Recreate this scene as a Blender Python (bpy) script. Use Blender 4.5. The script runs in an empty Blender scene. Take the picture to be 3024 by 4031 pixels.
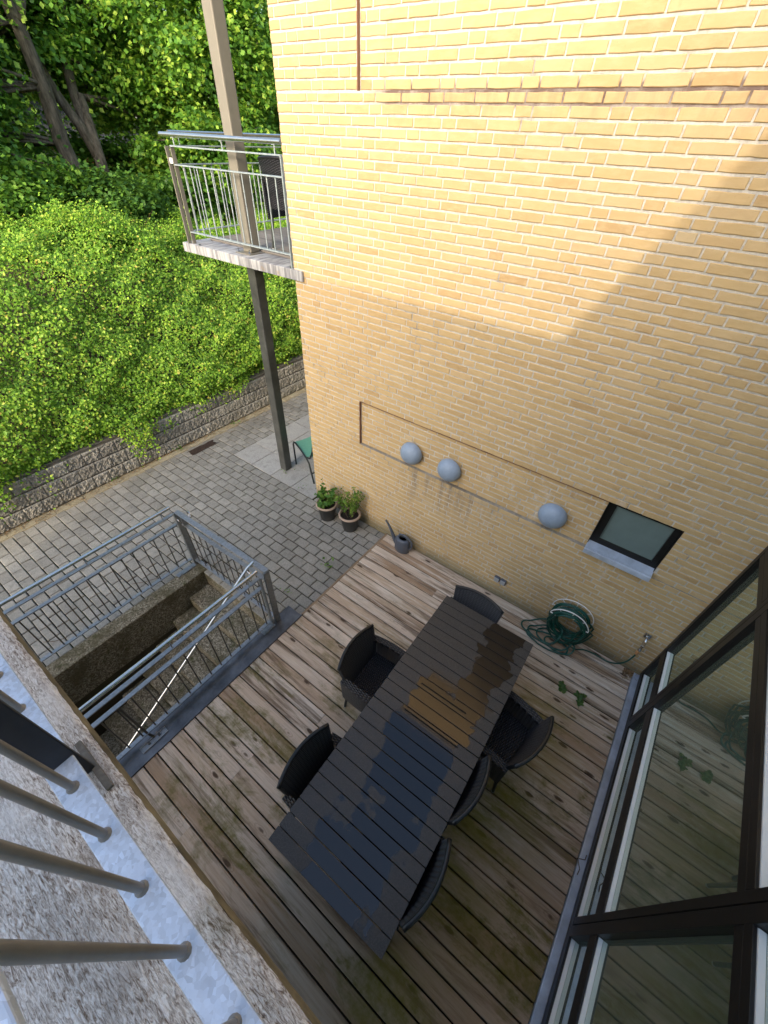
import bpy, math, random
import numpy as np
from mathutils import Vector, Matrix
R = math.radians
sc = bpy.context.scene
COL = sc.collection
rnd = random.Random(7)

# ------------------------------------------------------------------ camera
cam = bpy.data.cameras.new('camera'); camo = bpy.data.objects.new('camera', cam); COL.objects.link(camo)
right = Vector((0.801534, 0.596936, 0.034794)); down = Vector((0.426717, -0.530270, -0.732617)); fwd = Vector((-0.418875, 0.602064, -0.679752))
m = Matrix.Identity(4)
for i in range(3):
    m[i][0] = right[i]; m[i][1] = -down[i]; m[i][2] = -fwd[i]
m.translation = Vector((3.758, -3.4717, 4.3074))
camo.matrix_world = m
cam.sensor_fit = 'VERTICAL'; cam.sensor_height = 24.0; cam.lens = 24.0 * 1601.83 / 4031.0
cam.clip_start = 0.05; cam.clip_end = 500
sc.camera = camo

# ------------------------------------------------------------------ world, sun, exposure
SUN = Vector((0.265, -1.0, 0.46)).normalized()          # towards the sun
elev = math.asin(SUN.z); az = math.atan2(SUN.x, SUN.y)
w = bpy.data.worlds.new('World'); sc.world = w; w.use_nodes = True
wn = w.node_tree
sky = wn.nodes.new('ShaderNodeTexSky'); sky.sky_type = 'NISHITA'; sky.sun_disc = False
sky.sun_elevation = elev; sky.sun_rotation = az; sky.air_density = 1.15; sky.dust_density = 4.5; sky.ozone_density = 1.3
bg = wn.nodes['Background']; bg.inputs[1].default_value = 0.15
wn.links.new(sky.outputs[0], bg.inputs[0])
sl = bpy.data.lights.new('sun', 'SUN'); sl.energy = 0.55; sl.angle = R(0.6); sl.color = (1.0, 0.89, 0.74)
so = bpy.data.objects.new('sun', sl); COL.objects.link(so)
so.rotation_euler = SUN.to_track_quat('Z', 'Y').to_euler()
sc.view_settings.view_transform = 'Standard'; sc.view_settings.look = 'None'
sc.view_settings.exposure = 1.66; sc.view_settings.gamma = 1

# ------------------------------------------------------------------ node helpers
class NT:
    def __init__(s, name):
        s.m = bpy.data.materials.new(name); s.m.use_nodes = True; s.t = s.m.node_tree
        s.b = s.t.nodes['Principled BSDF']; s.out = s.t.nodes['Material Output']
        s.b.inputs['Specular IOR Level'].default_value = 0.4
    def n(s, typ, **k):
        x = s.t.nodes.new('ShaderNode' + typ)
        for a, v in k.items(): setattr(x, a, v)
        return x
    def l(s, a, b): s.t.links.new(a, b)
    def set(s, inp, v):
        if hasattr(v, 'links'): s.l(v, inp)
        elif v is not None: inp.default_value = v
    def coord(s, kind='Object', scale=(1, 1, 1), off=None, rot=(0, 0, 0), island=0):
        tc = s.n('NewGeometry') if kind == 'Position' else s.n('TexCoord'); mp = s.n('Mapping'); mp.inputs['Scale'].default_value = scale; mp.inputs['Rotation'].default_value = rot
        v = tc.outputs[kind]
        if island:
            g = s.n('NewGeometry'); mu = s.n('VectorMath', operation='MULTIPLY_ADD')
            cb = s.n('CombineXYZ')
            mm = s.math('MULTIPLY', g.outputs['Random Per Island'], island)
            s.l(mm, cb.inputs[0]); s.l(s.math('MULTIPLY', g.outputs['Random Per Island'], island * 1.7), cb.inputs[1]); s.l(mm, cb.inputs[2])
            ad = s.n('VectorMath', operation='ADD'); s.l(v, ad.inputs[0]); s.l(cb.outputs[0], ad.inputs[1]); v = ad.outputs[0]
        s.l(v, mp.inputs['Vector'])
        if off: mp.inputs['Location'].default_value = off
        return mp.outputs[0]
    def noise(s, vec, scale, detail=4, rough=0.6, dist=0.0):
        x = s.n('TexNoise'); s.l(vec, x.inputs['Vector']); x.inputs['Scale'].default_value = scale; x.inputs['Detail'].default_value = detail
        x.inputs['Roughness'].default_value = rough; x.inputs['Distortion'].default_value = dist
        return x.outputs['Fac']
    def vor(s, vec, scale, feature='F1', out='Distance'):
        x = s.n('TexVoronoi', feature=feature); s.l(vec, x.inputs['Vector']); x.inputs['Scale'].default_value = scale
        return x.outputs[out]
    def ramp(s, fac, stops, interp='LINEAR'):
        x = s.n('ValToRGB'); x.color_ramp.interpolation = interp; s.l(fac, x.inputs[0]); e = x.color_ramp.elements
        while len(e) > 1: e.remove(e[-1])
        for i, (p, c) in enumerate(stops):
            if isinstance(c, (int, float)): c = (c, c, c)
            if i == 0: e[0].position = p; e[0].color = (*c, 1)
            else: q = e.new(p); q.color = (*c, 1)
        return x.outputs[0]
    def mix(s, f, a, b, mode='MIX'):
        x = s.n('Mix', data_type='RGBA', blend_type=mode)
        s.set(x.inputs[0], f)
        for i, v in ((6, a), (7, b)):
            if isinstance(v, tuple) and len(v) == 3: v = (*v, 1)
            s.set(x.inputs[i], v)
        return x.outputs[2]
    def math(s, op, a, b=None, c=None, clamp=False):
        x = s.n('Math', operation=op, use_clamp=clamp)
        s.set(x.inputs[0], a)
        if b is not None: s.set(x.inputs[1], b)
        if c is not None: s.set(x.inputs[2], c)
        return x.outputs[0]
    def mr(s, v, a, b, c=0.0, d=1.0):
        x = s.n('MapRange'); x.clamp = True; s.set(x.inputs[0], v)
        for i, q in enumerate((a, b, c, d)): x.inputs[i + 1].default_value = q
        return x.outputs[0]
    def sep(s, vec):
        x = s.n('SeparateXYZ'); s.l(vec, x.inputs[0]); return x.outputs
    def island(s): return s.n('NewGeometry').outputs['Random Per Island']
    def bump(s, h, strength=0.3, dist=0.01, normal=None):
        x = s.n('Bump'); x.inputs['Strength'].default_value = strength; x.inputs['Distance'].default_value = dist; s.l(h, x.inputs['Height'])
        if normal: s.l(normal, x.inputs['Normal'])
        s.l(x.outputs[0], s.b.inputs['Normal']); return x.outputs[0]
    def fin(s, color=None, rough=None, metal=None, spec=None):
        if color is not None: s.set(s.b.inputs['Base Color'], (*color, 1) if isinstance(color, tuple) and len(color) == 3 else color)
        if rough is not None: s.set(s.b.inputs['Roughness'], rough)
        if metal is not None: s.set(s.b.inputs['Metallic'], metal)
        if spec is not None: s.b.inputs['Specular IOR Level'].default_value = spec
        return s.m

M = {}
# bricks: every brick is an island with a tone of its own
def brick_mat(name, wall=True):
    t = NT(name); v = t.coord('Position'); isl = t.island()
    c = t.ramp(isl, [(0, (.46, .31, .15)), (.04, (.51, .36, .18)), (.3, (.54, .385, .19)), (.6, (.565, .41, .21)), (.85, (.555, .405, .22)), (.97, (.53, .365, .175)), (1, (.57, .44, .26))])
    n1 = t.noise(t.coord('Position', scale=(1, 1, 3)), 9, 6, .65)
    c = t.mix(t.mr(n1, .45, .8, 0, .8), c, (.62, .47, .27))
    n2 = t.noise(v, 60, 4, .7)
    c = t.mix(t.mr(n2, .63, .80, 0, .55), c, (.28, .17, .08))
    n3 = t.noise(t.coord('Position', scale=(14, 14, 2.5)), 2.2, 4, .6)
    c = t.mix(t.mr(n3, .60, .85, 0, .3), c, (.42, .26, .12))
    P = t.sep(v)
    # dirt: band at the foot, soot below the high ledge, runs and lime bloom under the lamps
    big = t.noise(v, 1.3, 5, .6)
    foot = t.math('MULTIPLY', t.mr(P[2], .03, .22, 1, 0), t.mr(big, .25, .5))
    c = t.mix(t.math('MULTIPLY', foot, .8), c, (.17, .16, .10))
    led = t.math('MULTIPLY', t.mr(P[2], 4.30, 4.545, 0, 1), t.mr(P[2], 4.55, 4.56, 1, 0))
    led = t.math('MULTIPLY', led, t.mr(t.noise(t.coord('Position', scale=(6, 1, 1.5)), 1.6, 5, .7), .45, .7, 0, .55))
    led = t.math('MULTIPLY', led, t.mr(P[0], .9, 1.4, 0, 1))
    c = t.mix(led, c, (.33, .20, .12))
    st = t.noise(t.coord('Position', scale=(7, 1, .35)), 1.5, 5, .75)
    stx = t.math('MULTIPLY', t.mr(P[0], 1.5, 1.8, 0, 1), t.mr(P[0], 2.5, 3.1, 1, 0))
    stz = t.math('MULTIPLY', t.mr(P[2], .75, 1.15, 0, 1), t.mr(P[2], 1.34, 1.36, 1, 0))
    st1 = t.math('MULTIPLY', t.math('MULTIPLY', stx, stz), t.mr(st, .42, .62))
    c = t.mix(t.math('MULTIPLY', st1, .8), c, (.26, .21, .16))
    bl = t.math('MULTIPLY', t.math('MULTIPLY', t.mr(P[0], 1.9, 2.2, 0, 1), t.mr(P[0], 4.2, 5, 1, 0)), t.math('MULTIPLY', t.mr(P[2], .9, 1.2, 0, 1), t.mr(P[2], 1.9, 2.4, 1, 0)))
    bl = t.math('MULTIPLY', bl, t.mr(t.noise(t.coord('Position', scale=(2.2, 1, 1)), 2.3, 5, .7), .56, .72))
    c = t.mix(t.math('MULTIPLY', bl, .75), c, (.72, .68, .62))
    t.bump(t.noise(v, 90, 5, .7), .35, .004)
    return t.fin(c, .88)
M['brick'] = brick_mat('yellow_brick')
t = NT('mortar'); v = t.coord('Position'); P = t.sep(v)
c = t.ramp(t.noise(v, 30, 5, .7), [(.3, (.46, .435, .39)), (.7, (.68, .65, .585))])
d = t.noise(t.coord('Position', scale=(3, 1, 1)), 1.2, 6, .7)
c = t.mix(t.mr(d, .55, .68, 0, .6), c, (.20, .17, .15))
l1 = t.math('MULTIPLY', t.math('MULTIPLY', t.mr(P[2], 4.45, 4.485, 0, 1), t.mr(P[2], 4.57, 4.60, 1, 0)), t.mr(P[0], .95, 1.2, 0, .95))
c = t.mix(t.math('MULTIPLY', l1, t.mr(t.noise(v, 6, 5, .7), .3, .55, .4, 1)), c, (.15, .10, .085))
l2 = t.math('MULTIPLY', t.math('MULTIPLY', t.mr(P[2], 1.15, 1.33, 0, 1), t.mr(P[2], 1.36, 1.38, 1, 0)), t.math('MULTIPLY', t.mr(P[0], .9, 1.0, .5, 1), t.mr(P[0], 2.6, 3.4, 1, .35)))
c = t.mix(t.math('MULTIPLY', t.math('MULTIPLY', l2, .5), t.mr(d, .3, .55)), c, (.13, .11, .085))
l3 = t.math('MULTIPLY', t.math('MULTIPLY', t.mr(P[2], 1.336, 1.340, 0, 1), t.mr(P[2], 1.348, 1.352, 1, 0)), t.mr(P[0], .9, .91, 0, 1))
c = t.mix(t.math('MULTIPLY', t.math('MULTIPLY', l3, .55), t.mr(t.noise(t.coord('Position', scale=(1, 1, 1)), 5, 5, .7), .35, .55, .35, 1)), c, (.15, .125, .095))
c = t.mix(t.math('MULTIPLY', t.mr(P[2], .02, .2, 1, 0), .7), c, (.14, .14, .09))
t.bump(t.noise(v, 160, 4, .7), .5, .004); M['mortar'] = t.fin(c, .95)
t = NT('sealant_and_shade_line'); M['sealant_and_shade'] = t.fin((.22, .12, .08), .7)

def metal(name, col, rough=.4, met=0.0, spangle=0, var=.3, scale=8, spec=.5, bump=.1):
    t = NT(name); v = t.coord()
    n1 = t.noise(v, scale, 6, .65)
    c = t.mix(t.mr(n1, .35, .7), tuple(x * (1 - var) for x in col), tuple(min(1, x * (1 + var)) for x in col))
    if spangle:
        vc = t.vor(v, spangle, out='Color'); s_ = t.sep(vc)
        c = t.mix(.5, c, t.mix(s_[0], tuple(x * .72 for x in col), tuple(min(1, x * 1.3) for x in col)))
    t.bump(t.noise(v, scale * 12, 3), bump, .002)
    return t.fin(c, rough if hasattr(rough, 'links') else rough, met, spec)
M['galv'] = metal('galvanised_steel', (.26, .28, .295), .42, .55, spangle=55, var=.18)
M['galv_near'] = metal('galvanised_steel_plate', (.55, .63, .75), .5, .3, spangle=130, var=.16, scale=14)
M['galv_pale'] = metal('pale_galvanised_steel', (.36, .42, .44), .45, .25, spangle=60, var=.12)
M['bar_near'] = metal('grey_painted_bar', (.26, .255, .24), .45, .3, var=.15)
M['bar_dark'] = metal('dark_bar', (.10, .095, .085), .5, .4, var=.2)
M['stainless'] = metal('stainless_tube', (.62, .61, .58), .22, .95, var=.1)
M['post_dark'] = metal('dark_flat_bar', (.03, .034, .042), .45, .4, var=.2)
M['paint_tan'] = metal('taupe_painted_steel', (.22, .205, .17), .45, 0, var=.12, scale=3)
M['paint_shaded'] = metal('shaded_grey_steel', (.085, .09, .088), .42, .2, var=.35, scale=4)  # column colour darkened for the shade below the balcony slab
M['frame'] = metal('brown_black_frame', (.014, .012, .0115), .42, 0, var=.15, spec=.4)
M['black'] = metal('black_frame', (.008, .008, .008), .4, 0, var=.2)
M['zinc'] = metal('zinc_flashing', (.46, .53, .64), .4, .3, var=.22, scale=6)
M['lamp'] = metal('blue_grey_lamp_enamel', (.27, .35, .47), .42, 0, var=.06, scale=20)
M['white'] = metal('white_coated_wire', (.82, .82, .80), .35, 0, var=.05)
M['plastic_grey'] = metal('slate_grey_plastic', (.085, .10, .13), .38, 0, var=.12)
M['socket'] = metal('light_grey_plastic', (.36, .38, .40), .4, 0, var=.06)
M['hose'] = metal('dark_green_hose', (.006, .075, .055), .3, 0, var=.3, spec=.6)
M['orange'] = metal('orange_coupling', (.60, .30, .12), .4, 0, var=.1)
M['chrome'] = metal('chrome_tap', (.6, .6, .6), .12, 1, var=.05)
M['tube_dark'] = metal('dark_green_chair_frame', (.02, .028, .03), .4, .2, var=.15)
M['sling'] = metal('mint_sling_fabric', (.16, .42, .30), .8, 0, var=.08, scale=40)
M['pot'] = metal('glazed_charcoal_pot', (.035, .036, .036), .35, 0, var=.3)
M['rim'] = metal('bare_clay_rim', (.42, .33, .27), .75, 0, var=.15)
M['soil'] = metal('dark_potting_soil', (.018, .012, .009), .95, 0, var=.5, scale=60, bump=1)
M['twig'] = metal('brown_twig', (.10, .07, .045), .85, 0, var=.3)
M['inner_white'] = metal('white_window_lining', (.88, .88, .86), .22, 0, var=.03)
M['inner_floor'] = metal('pale_oak_floor', (.55, .52, .42), .45, 0, var=.15)
M['inner_wall'] = metal('inner_room_wall', (.45, .44, .38), .8, 0, var=.05)
M['frosted'] = metal('frosted_grey_green_pane', (.15, .21, .21), .28, 0, var=.12, scale=3, spec=.6)
M['sticker'] = metal('white_label', (.8, .8, .78), .6, 0, var=.02)
M['rust'] = metal('rusty_drain', (.045, .028, .02), .9, 0, var=.6, scale=30, bump=.6)
M['dark'] = metal('dark_void', (.012, .010, .008), .95, 0)

# deck boards
t = NT('weathered_deck_board'); v = t.coord(island=37.0); w_ = t.coord('Position'); P = t.sep(w_); isl = t.island()
base = t.ramp(isl, [(0, (.54, .41, .30)), (.25, (.66, .54, .43)), (.5, (.56, .42, .30)), (.75, (.74, .63, .52)), (.9, (.46, .32, .21)), (1, (.36, .24, .15))])
def scaled(vec, s_):
    mp = t.n('Mapping'); mp.inputs['Scale'].default_value = s_; t.l(vec, mp.inputs['Vector']); return mp.outputs[0]
grain = t.noise(scaled(v, (1.1, 34, 6)), 3.2, 7, .7, .35)
c = t.mix(t.mr(grain, .45, .70, 0, .5), base, (.24, .165, .11))
pale = t.noise(scaled(v, (.7, 9, 3)), 2.4, 5, .65, .3)
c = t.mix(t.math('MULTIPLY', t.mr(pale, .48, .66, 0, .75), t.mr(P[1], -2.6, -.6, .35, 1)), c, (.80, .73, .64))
wet = t.noise(scaled(v, (.55, 8, 2)), 1.5, 6, .68, .3)
c = t.mix(t.mr(wet, .51, .63, 0, .8), c, (.12, .072, .04))
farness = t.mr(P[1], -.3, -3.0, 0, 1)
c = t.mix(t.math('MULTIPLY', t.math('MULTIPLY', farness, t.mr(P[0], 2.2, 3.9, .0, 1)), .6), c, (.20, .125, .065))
kn = t.vor(scaled(v, (2.6, 7.4, 3)), 1.0)
kn2 = t.math('ADD', kn, t.math('MULTIPLY', t.math('SUBTRACT', t.noise(v, 22, 3), .5), .12))
c = t.mix(t.mr(kn2, .08, .15, .95, 0), c, (.06, .03, .015))
ring = t.math('SINE', t.math('MULTIPLY', kn2, 75))
c = t.mix(t.math('MULTIPLY', t.mr(ring, .2, 1), t.mr(kn2, .08, .30, .5, 0)), c, (.10, .06, .035))
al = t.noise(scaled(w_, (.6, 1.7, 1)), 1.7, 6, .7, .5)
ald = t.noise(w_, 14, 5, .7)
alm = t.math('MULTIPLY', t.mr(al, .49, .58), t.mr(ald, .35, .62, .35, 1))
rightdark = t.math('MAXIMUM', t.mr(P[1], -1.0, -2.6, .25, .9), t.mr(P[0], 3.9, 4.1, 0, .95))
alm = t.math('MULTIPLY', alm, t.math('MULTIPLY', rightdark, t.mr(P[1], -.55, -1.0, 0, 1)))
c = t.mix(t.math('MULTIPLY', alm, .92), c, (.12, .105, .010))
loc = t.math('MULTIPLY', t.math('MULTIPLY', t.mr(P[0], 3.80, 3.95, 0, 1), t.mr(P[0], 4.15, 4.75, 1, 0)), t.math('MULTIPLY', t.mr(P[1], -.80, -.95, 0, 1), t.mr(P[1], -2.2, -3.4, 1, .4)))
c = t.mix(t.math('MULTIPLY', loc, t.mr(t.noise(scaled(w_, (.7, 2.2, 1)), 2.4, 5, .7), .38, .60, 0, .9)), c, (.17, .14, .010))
chips = t.noise(w_, 55, 3, .8)
c = t.mix(t.mr(chips, .72, .78, 0, .5), c, (.08, .06, .05))
t.bump(grain, .35, .004)
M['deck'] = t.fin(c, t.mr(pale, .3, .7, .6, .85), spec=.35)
t = NT('edge_board'); c = t.ramp(t.noise(t.coord(scale=(20, 1, 20)), 3, 5), [(.3, (.20, .13, .075)), (.7, (.38, .28, .18))]); M['edge'] = t.fin(c, .75)

# pavers and slabs
def stone(name, a, b, moss=.0, sc_=1.0, rough=.9, bump=.4, isl=.35, chips=True):
    t = NT(name); v = t.coord(); P = t.sep(v)
    i = t.island(); c = t.mix(i, a, b)
    n1 = t.noise(v, 70 * sc_, 5, .75); c = t.mix(t.mr(n1, .5, .75, 0, .6), c, tuple(min(1, x * 1.55) for x in b))
    c = t.mix(t.mr(n1, .48, .25, 0, .6), c, tuple(x * .45 for x in a))
    n2 = t.noise(v, 1.1, 5, .65); c = t.mix(t.mr(n2, .45, .7, 0, .35), c, tuple(x * .7 for x in a))
    n5 = t.noise(v, 11, 6, .75); c = t.mix(t.mr(n5, .5, .7, 0, .5), c, tuple(x * .5 for x in a))
    if chips:
        vv = t.vor(v, 38); c = t.mix(t.mr(vv, .0, .11, .8, 0), c, (.62, .60, .55))
    if moss:
        n3 = t.noise(v, 2.6, 6, .7); c = t.mix(t.mr(n3, .55, .72, 0, moss), c, (.07, .075, .02))
    t.bump(n1, bump, .004); return t.fin(c, rough, spec=.25)
M['paver'] = stone('grey_concrete_paver', (.235, .228, .205), (.33, .32, .29))
M['slab'] = stone('large_concrete_slab', (.36, .35, .33), (.42, .41, .385), chips=False)
M['split'] = stone('split_face_block', (.25, .24, .215), (.36, .35, .32), sc_=.8, bump=.8, chips=False)
M['cap'] = stone('dark_cap_slab', (.14, .13, .115), (.18, .17, .15), moss=.3, chips=False)
M['pit'] = stone('exposed_aggregate_concrete', (.12, .108, .08), (.20, .18, .14), moss=.8, bump=.7)
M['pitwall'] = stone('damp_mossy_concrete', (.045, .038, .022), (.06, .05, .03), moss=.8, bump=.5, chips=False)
M['sandjoint'] = metal('mossy_joint_sand', (.035, .028, .018), .95, 0, var=.6, scale=5)
t = NT('joint_bed'); v = t.coord('Position'); P = t.sep(v)
c = t.mix(t.mr(t.noise(v, 1.6, 5, .7), .45, .65), (.02, .014, .009), (.028, .036, .008))
c = t.mix(t.mr(P[0], -2.55, -2.75, 0, 1), c, (.36, .31, .21)); M['bed'] = t.fin(c, .95)
t = NT('aggregate_concrete'); v = t.coord('Position'); vc = t.sep(t.vor(v, 75, out='Color')); n1 = t.noise(v, 26, 6, .8); n2 = t.noise(v, 3.2, 6, .7); n3 = t.noise(v, 7, 6, .75)
c = t.ramp(t.math('MULTIPLY_ADD', vc[0], .5, t.math('MULTIPLY', n1, .5)), [(.2, (.05, .043, .028)), (.45, (.16, .14, .10)), (.62, (.25, .225, .17)), (.8, (.42, .39, .31))])
c = t.mix(t.mr(n2, .46, .62, 0, .8), c, (.085, .075, .04)); c = t.mix(t.mr(n3, .56, .66, 0, .8), c, (.05, .058, .014))
t.bump(n1, .8, .006); M['pit'] = t.fin(c, .92)
# balcony slab under the camera
def rough_slab(name, a, b, c3):
    t = NT(name); v = t.coord(scale=(1, 1, 1), rot=(0, 0, .6)); vs = t.coord(scale=(24, 120, 30), rot=(0, 0, -.9))
    n1 = t.noise(vs, 1.9, 6, .72, 1.2); n2 = t.noise(v, 5, 5, .6); n3 = t.noise(v, 190, 4, .8)
    c = t.ramp(n1, [(.36, c3), (.46, a), (.56, b), (.66, tuple(min(1, x * 1.3) for x in b))])
    c = t.mix(t.mr(n2, .5, .65, 0, .6), c, tuple(min(1, x * 1.1) for x in b)); c = t.mix(t.mr(n2, .50, .36, 0, .5), c, tuple(x * .55 for x in a)); c = t.mix(t.mr(n3, .58, .72, 0, .5), c, c3)
    n4 = t.noise(v, 2.1, 5, .7); c = t.mix(t.mr(n4, .60, .72, 0, .5), c, (.14, .14, .06))
    t.bump(n1, .9, .006); return t.fin(c, .9)
M['camslab'] = rough_slab('washed_rough_concrete', (.52, .46, .41), (.88, .85, .82), (.13, .085, .055))
M['slabedge'] = metal('stained_slab_edge', (.19, .16, .10), .9, 0, var=.5, scale=9, bump=.6)
t = NT('lime_streaked_concrete'); v = t.coord(); c = t.mix(t.mr(t.noise(t.coord(scale=(18, 3, 1.2)), 1.3, 5, .7), .4, .62), (.22, .22, .235), (.48, .49, .50))
c = t.mix(t.mr(t.noise(v, 3.0, 5, .7), .60, .70, 0, .8), c, (.42, .27, .11)); t.bump(t.noise(v, 60, 4), .4, .004); M['balcslab'] = t.fin(c, .85)
t = NT('balcony_deck'); v = t.coord(scale=(1, 1, 1)); P = t.sep(v)
c = t.mix(t.island(), (.16, .145, .13), (.24, .22, .20)); M['bdeck'] = t.fin(c, .8)

# leaves
def leaf(name, stops, trans=.35, rough=.5):
    t = NT(name); i = t.island()
    c = t.ramp(i, stops)
    t.fin(c, rough, spec=.35)
    tr = t.n('BsdfTranslucent'); t.l(t.mix(.5, c, (.35, .55, .05)), tr.inputs[0])
    mx = t.n('MixShader'); mx.inputs[0].default_value = trans
    t.l(t.b.outputs[0], mx.inputs[1]); t.l(tr.outputs[0], mx.inputs[2]); t.l(mx.outputs[0], t.out.inputs[0])
    return t.m
M['hleaf'] = leaf('hedge_leaf', [(0, (.06, .15, .02)), (.3, (.15, .33, .03)), (.6, (.25, .48, .045)), (.88, (.40, .62, .06)), (.98, (.60, .68, .12)), (1, (.50, .34, .07))], .35)
M['tleaf'] = leaf('maple_leaf', [(0, (.05, .14, .03)), (.4, (.12, .30, .04)), (.75, (.24, .46, .05)), (1, (.50, .68, .10))], .45)
M['tleaf2'] = leaf('dark_tree_leaf', [(0, (.04, .12, .025)), (.5, (.10, .25, .035)), (1, (.25, .46, .06))], .45)
M['sleaf'] = leaf('shrub_leaf', [(0, (.03, .09, .02)), (.5, (.07, .18, .03)), (1, (.15, .30, .04))], .35)
M['pleaf'] = leaf('pot_plant_leaf', [(0, (.03, .10, .02)), (.5, (.07, .19, .03)), (1, (.16, .30, .05))], .3)
M['pleaf2'] = leaf('small_plant_leaf', [(0, (.06, .14, .02)), (.5, (.12, .24, .03)), (1, (.26, .36, .06))], .3)
t = NT('bark'); v = t.coord(scale=(1, 1, .25)); n1 = t.noise(v, 14, 6, .7)
c = t.ramp(n1, [(.35, (.05, .042, .03)), (.6, (.17, .145, .11)), (.75, (.26, .235, .19))]); t.bump(n1, .8, .03); M['bark'] = t.fin(c, .9)

# wicker
t = NT('black_wicker'); uv = t.coord('UV'); P = t.sep(uv)
u = t.math('MULTIPLY', P[0], 62.8 * 3.2); vv = t.math('MULTIPLY', P[1], 62.8 * 3.2)
a1 = t.math('SINE', u); par = t.math('SIGN', t.math('SINE', t.math('MULTIPLY', u, .5)))
b1 = t.math('SINE', t.math('ADD', t.math('MULTIPLY', vv, 1.6), t.math('MULTIPLY', par, 1.57)))
h = t.math('MULTIPLY', t.math('MULTIPLY_ADD', t.math('ABSOLUTE', t.math('SINE', t.math('MULTIPLY', u, .5))), .55, .45), t.math('ADD', b1, 1.15))
n_ = t.noise(t.coord(), 30, 3)
c = t.mix(t.mr(h, .3, 1.6), (.0015, .0015, .002), (.058, .060, .070)); c = t.mix(t.mr(n_, .5, .8, 0, .4), c, (.04, .042, .05))
t.bump(h, .9, .006); M['wicker'] = t.fin(c, .38, spec=.5)

# table top: wet patches that mirror wall and sky
t = NT('wet_composite_slat'); v = t.coord(); P = t.sep(v)
nz = t.noise(v, 4.2, 2, .5, .2); nf = t.noise(v, 26, 3, .6)
xw = t.math('ADD', P[0], t.math('MULTIPLY', t.math('SUBTRACT', nz, .5), .30)); xw = t.math('ADD', xw, t.math('MULTIPLY', t.math('SUBTRACT', nf, .5), .022))
isl = t.math('MULTIPLY', t.math('SUBTRACT', t.island(), .5), .07); xw = t.math('ADD', xw, isl)
left = t.mr(xw, -.225, -.20, 0, 1); rgt = t.mr(xw, .315, .335, 1, 0)
core = t.math('MULTIPLY', left, rgt)
hol = t.noise(v, 3.1, 3, .6); core = t.math('MULTIPLY', core, t.mr(hol, .35, .39, .0, 1))
topc = t.math('MULTIPLY', t.mr(xw, .05, .07, 0, 1), t.mr(xw, .37, .385, 1, 0)); topm = t.mr(P[1], .38, .50, 0, 1)
wetm = t.math('ADD', t.math('MULTIPLY', core, t.math('SUBTRACT', 1.0, topm)), t.math('MULTIPLY', topc, topm), clamp=True)
sp = t.noise(v, 220, 2); dry = t.mix(t.mr(sp, .4, .65), (.034, .033, .033), (.078, .075, .073))
c = t.mix(wetm, dry, (.006, .006, .008))
ro = t.math('ADD', t.math('MULTIPLY', wetm, -.39), .45)
t.b.inputs['Coat Weight'].default_value = 0
t.l(t.math('MULTIPLY', wetm, .25), t.b.inputs['Coat Weight']); t.b.inputs['Coat Roughness'].default_value = .0; t.b.inputs['Coat IOR'].default_value = 1.5
t.bump(sp, .12, .001); M['slat'] = t.fin(c, ro, spec=.5)
M['tleg'] = metal('black_table_frame', (.012, .012, .013), .4, 0)

# clear glazing
t = NT('window_glass'); t.t.nodes.remove(t.b)
fr = t.n('Fresnel'); fr.inputs[0].default_value = 1.9
gl = t.n('BsdfGlossy'); gl.inputs['Roughness'].default_value = 0.0; gl.inputs[0].default_value = (.90, 1, .93, 1)
tr = t.n('BsdfTransparent'); tr.inputs[0].default_value = (.82, .90, .86, 1)
df = t.n('BsdfDiffuse'); df.inputs[0].default_value = (.42, .47, .36, 1)  # pale diffuse haze mixed into the glass to lighten the dark panes
mx = t.n('MixShader'); f2 = t.math('MULTIPLY_ADD', fr.outputs[0], 1.0, .46, clamp=True); t.l(f2, mx.inputs[0])
t.l(tr.outputs[0], mx.inputs[1]); t.l(gl.outputs[0], mx.inputs[2]); m2 = t.n('MixShader'); m2.inputs[0].default_value = .13; t.l(mx.outputs[0], m2.inputs[1]); t.l(df.outputs[0], m2.inputs[2]); t.l(m2.outputs[0], t.out.inputs[0]); M['glass'] = t.m
# ground, soil, simple brick for far buildings
M['earth'] = metal('leaf_litter_soil', (.055, .045, .025), .95, 0, var=.6, scale=3, bump=.8)
def far_brick(name, c1, c2, mor, rot=(R(90), 0, 0)):
    t = NT(name); v = t.coord(rot=rot); b = t.n('TexBrick'); t.l(v, b.inputs['Vector'])
    b.inputs['Color1'].default_value = (*c1, 1); b.inputs['Color2'].default_value = (*c2, 1); b.inputs['Mortar'].default_value = (*mor, 1)
    b.inputs['Scale'].default_value = 1; b.inputs['Brick Width'].default_value = .24; b.inputs['Row Height'].default_value = .0667; b.inputs['Mortar Size'].default_value = .007
    return t.fin(b.outputs[0], .9)
M['ybrick'] = far_brick('far_yellow_brick', (.62, .42, .17), (.70, .5, .22), (.5, .46, .4))
M['ybrick_y'] = far_brick('end_wall_yellow_brick', (.62, .42, .17), (.70, .5, .22), (.5, .46, .4), (R(90), 0, R(90)))
M['rbrick'] = far_brick('red_brick', (.16, .05, .03), (.21, .075, .045), (.4, .34, .28), (R(90), 0, R(90)))
M['render_grey'] = metal('pale_rendered_wall', (.55, .56, .60), .85, 0, var=.08)
M['roof'] = metal('dark_roof_felt', (.05, .05, .055), .8, 0)
M['bounce_wall'] = metal('pale_bounce_wall', (.55, .53, .48), .7, 0, var=.05)

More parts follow.
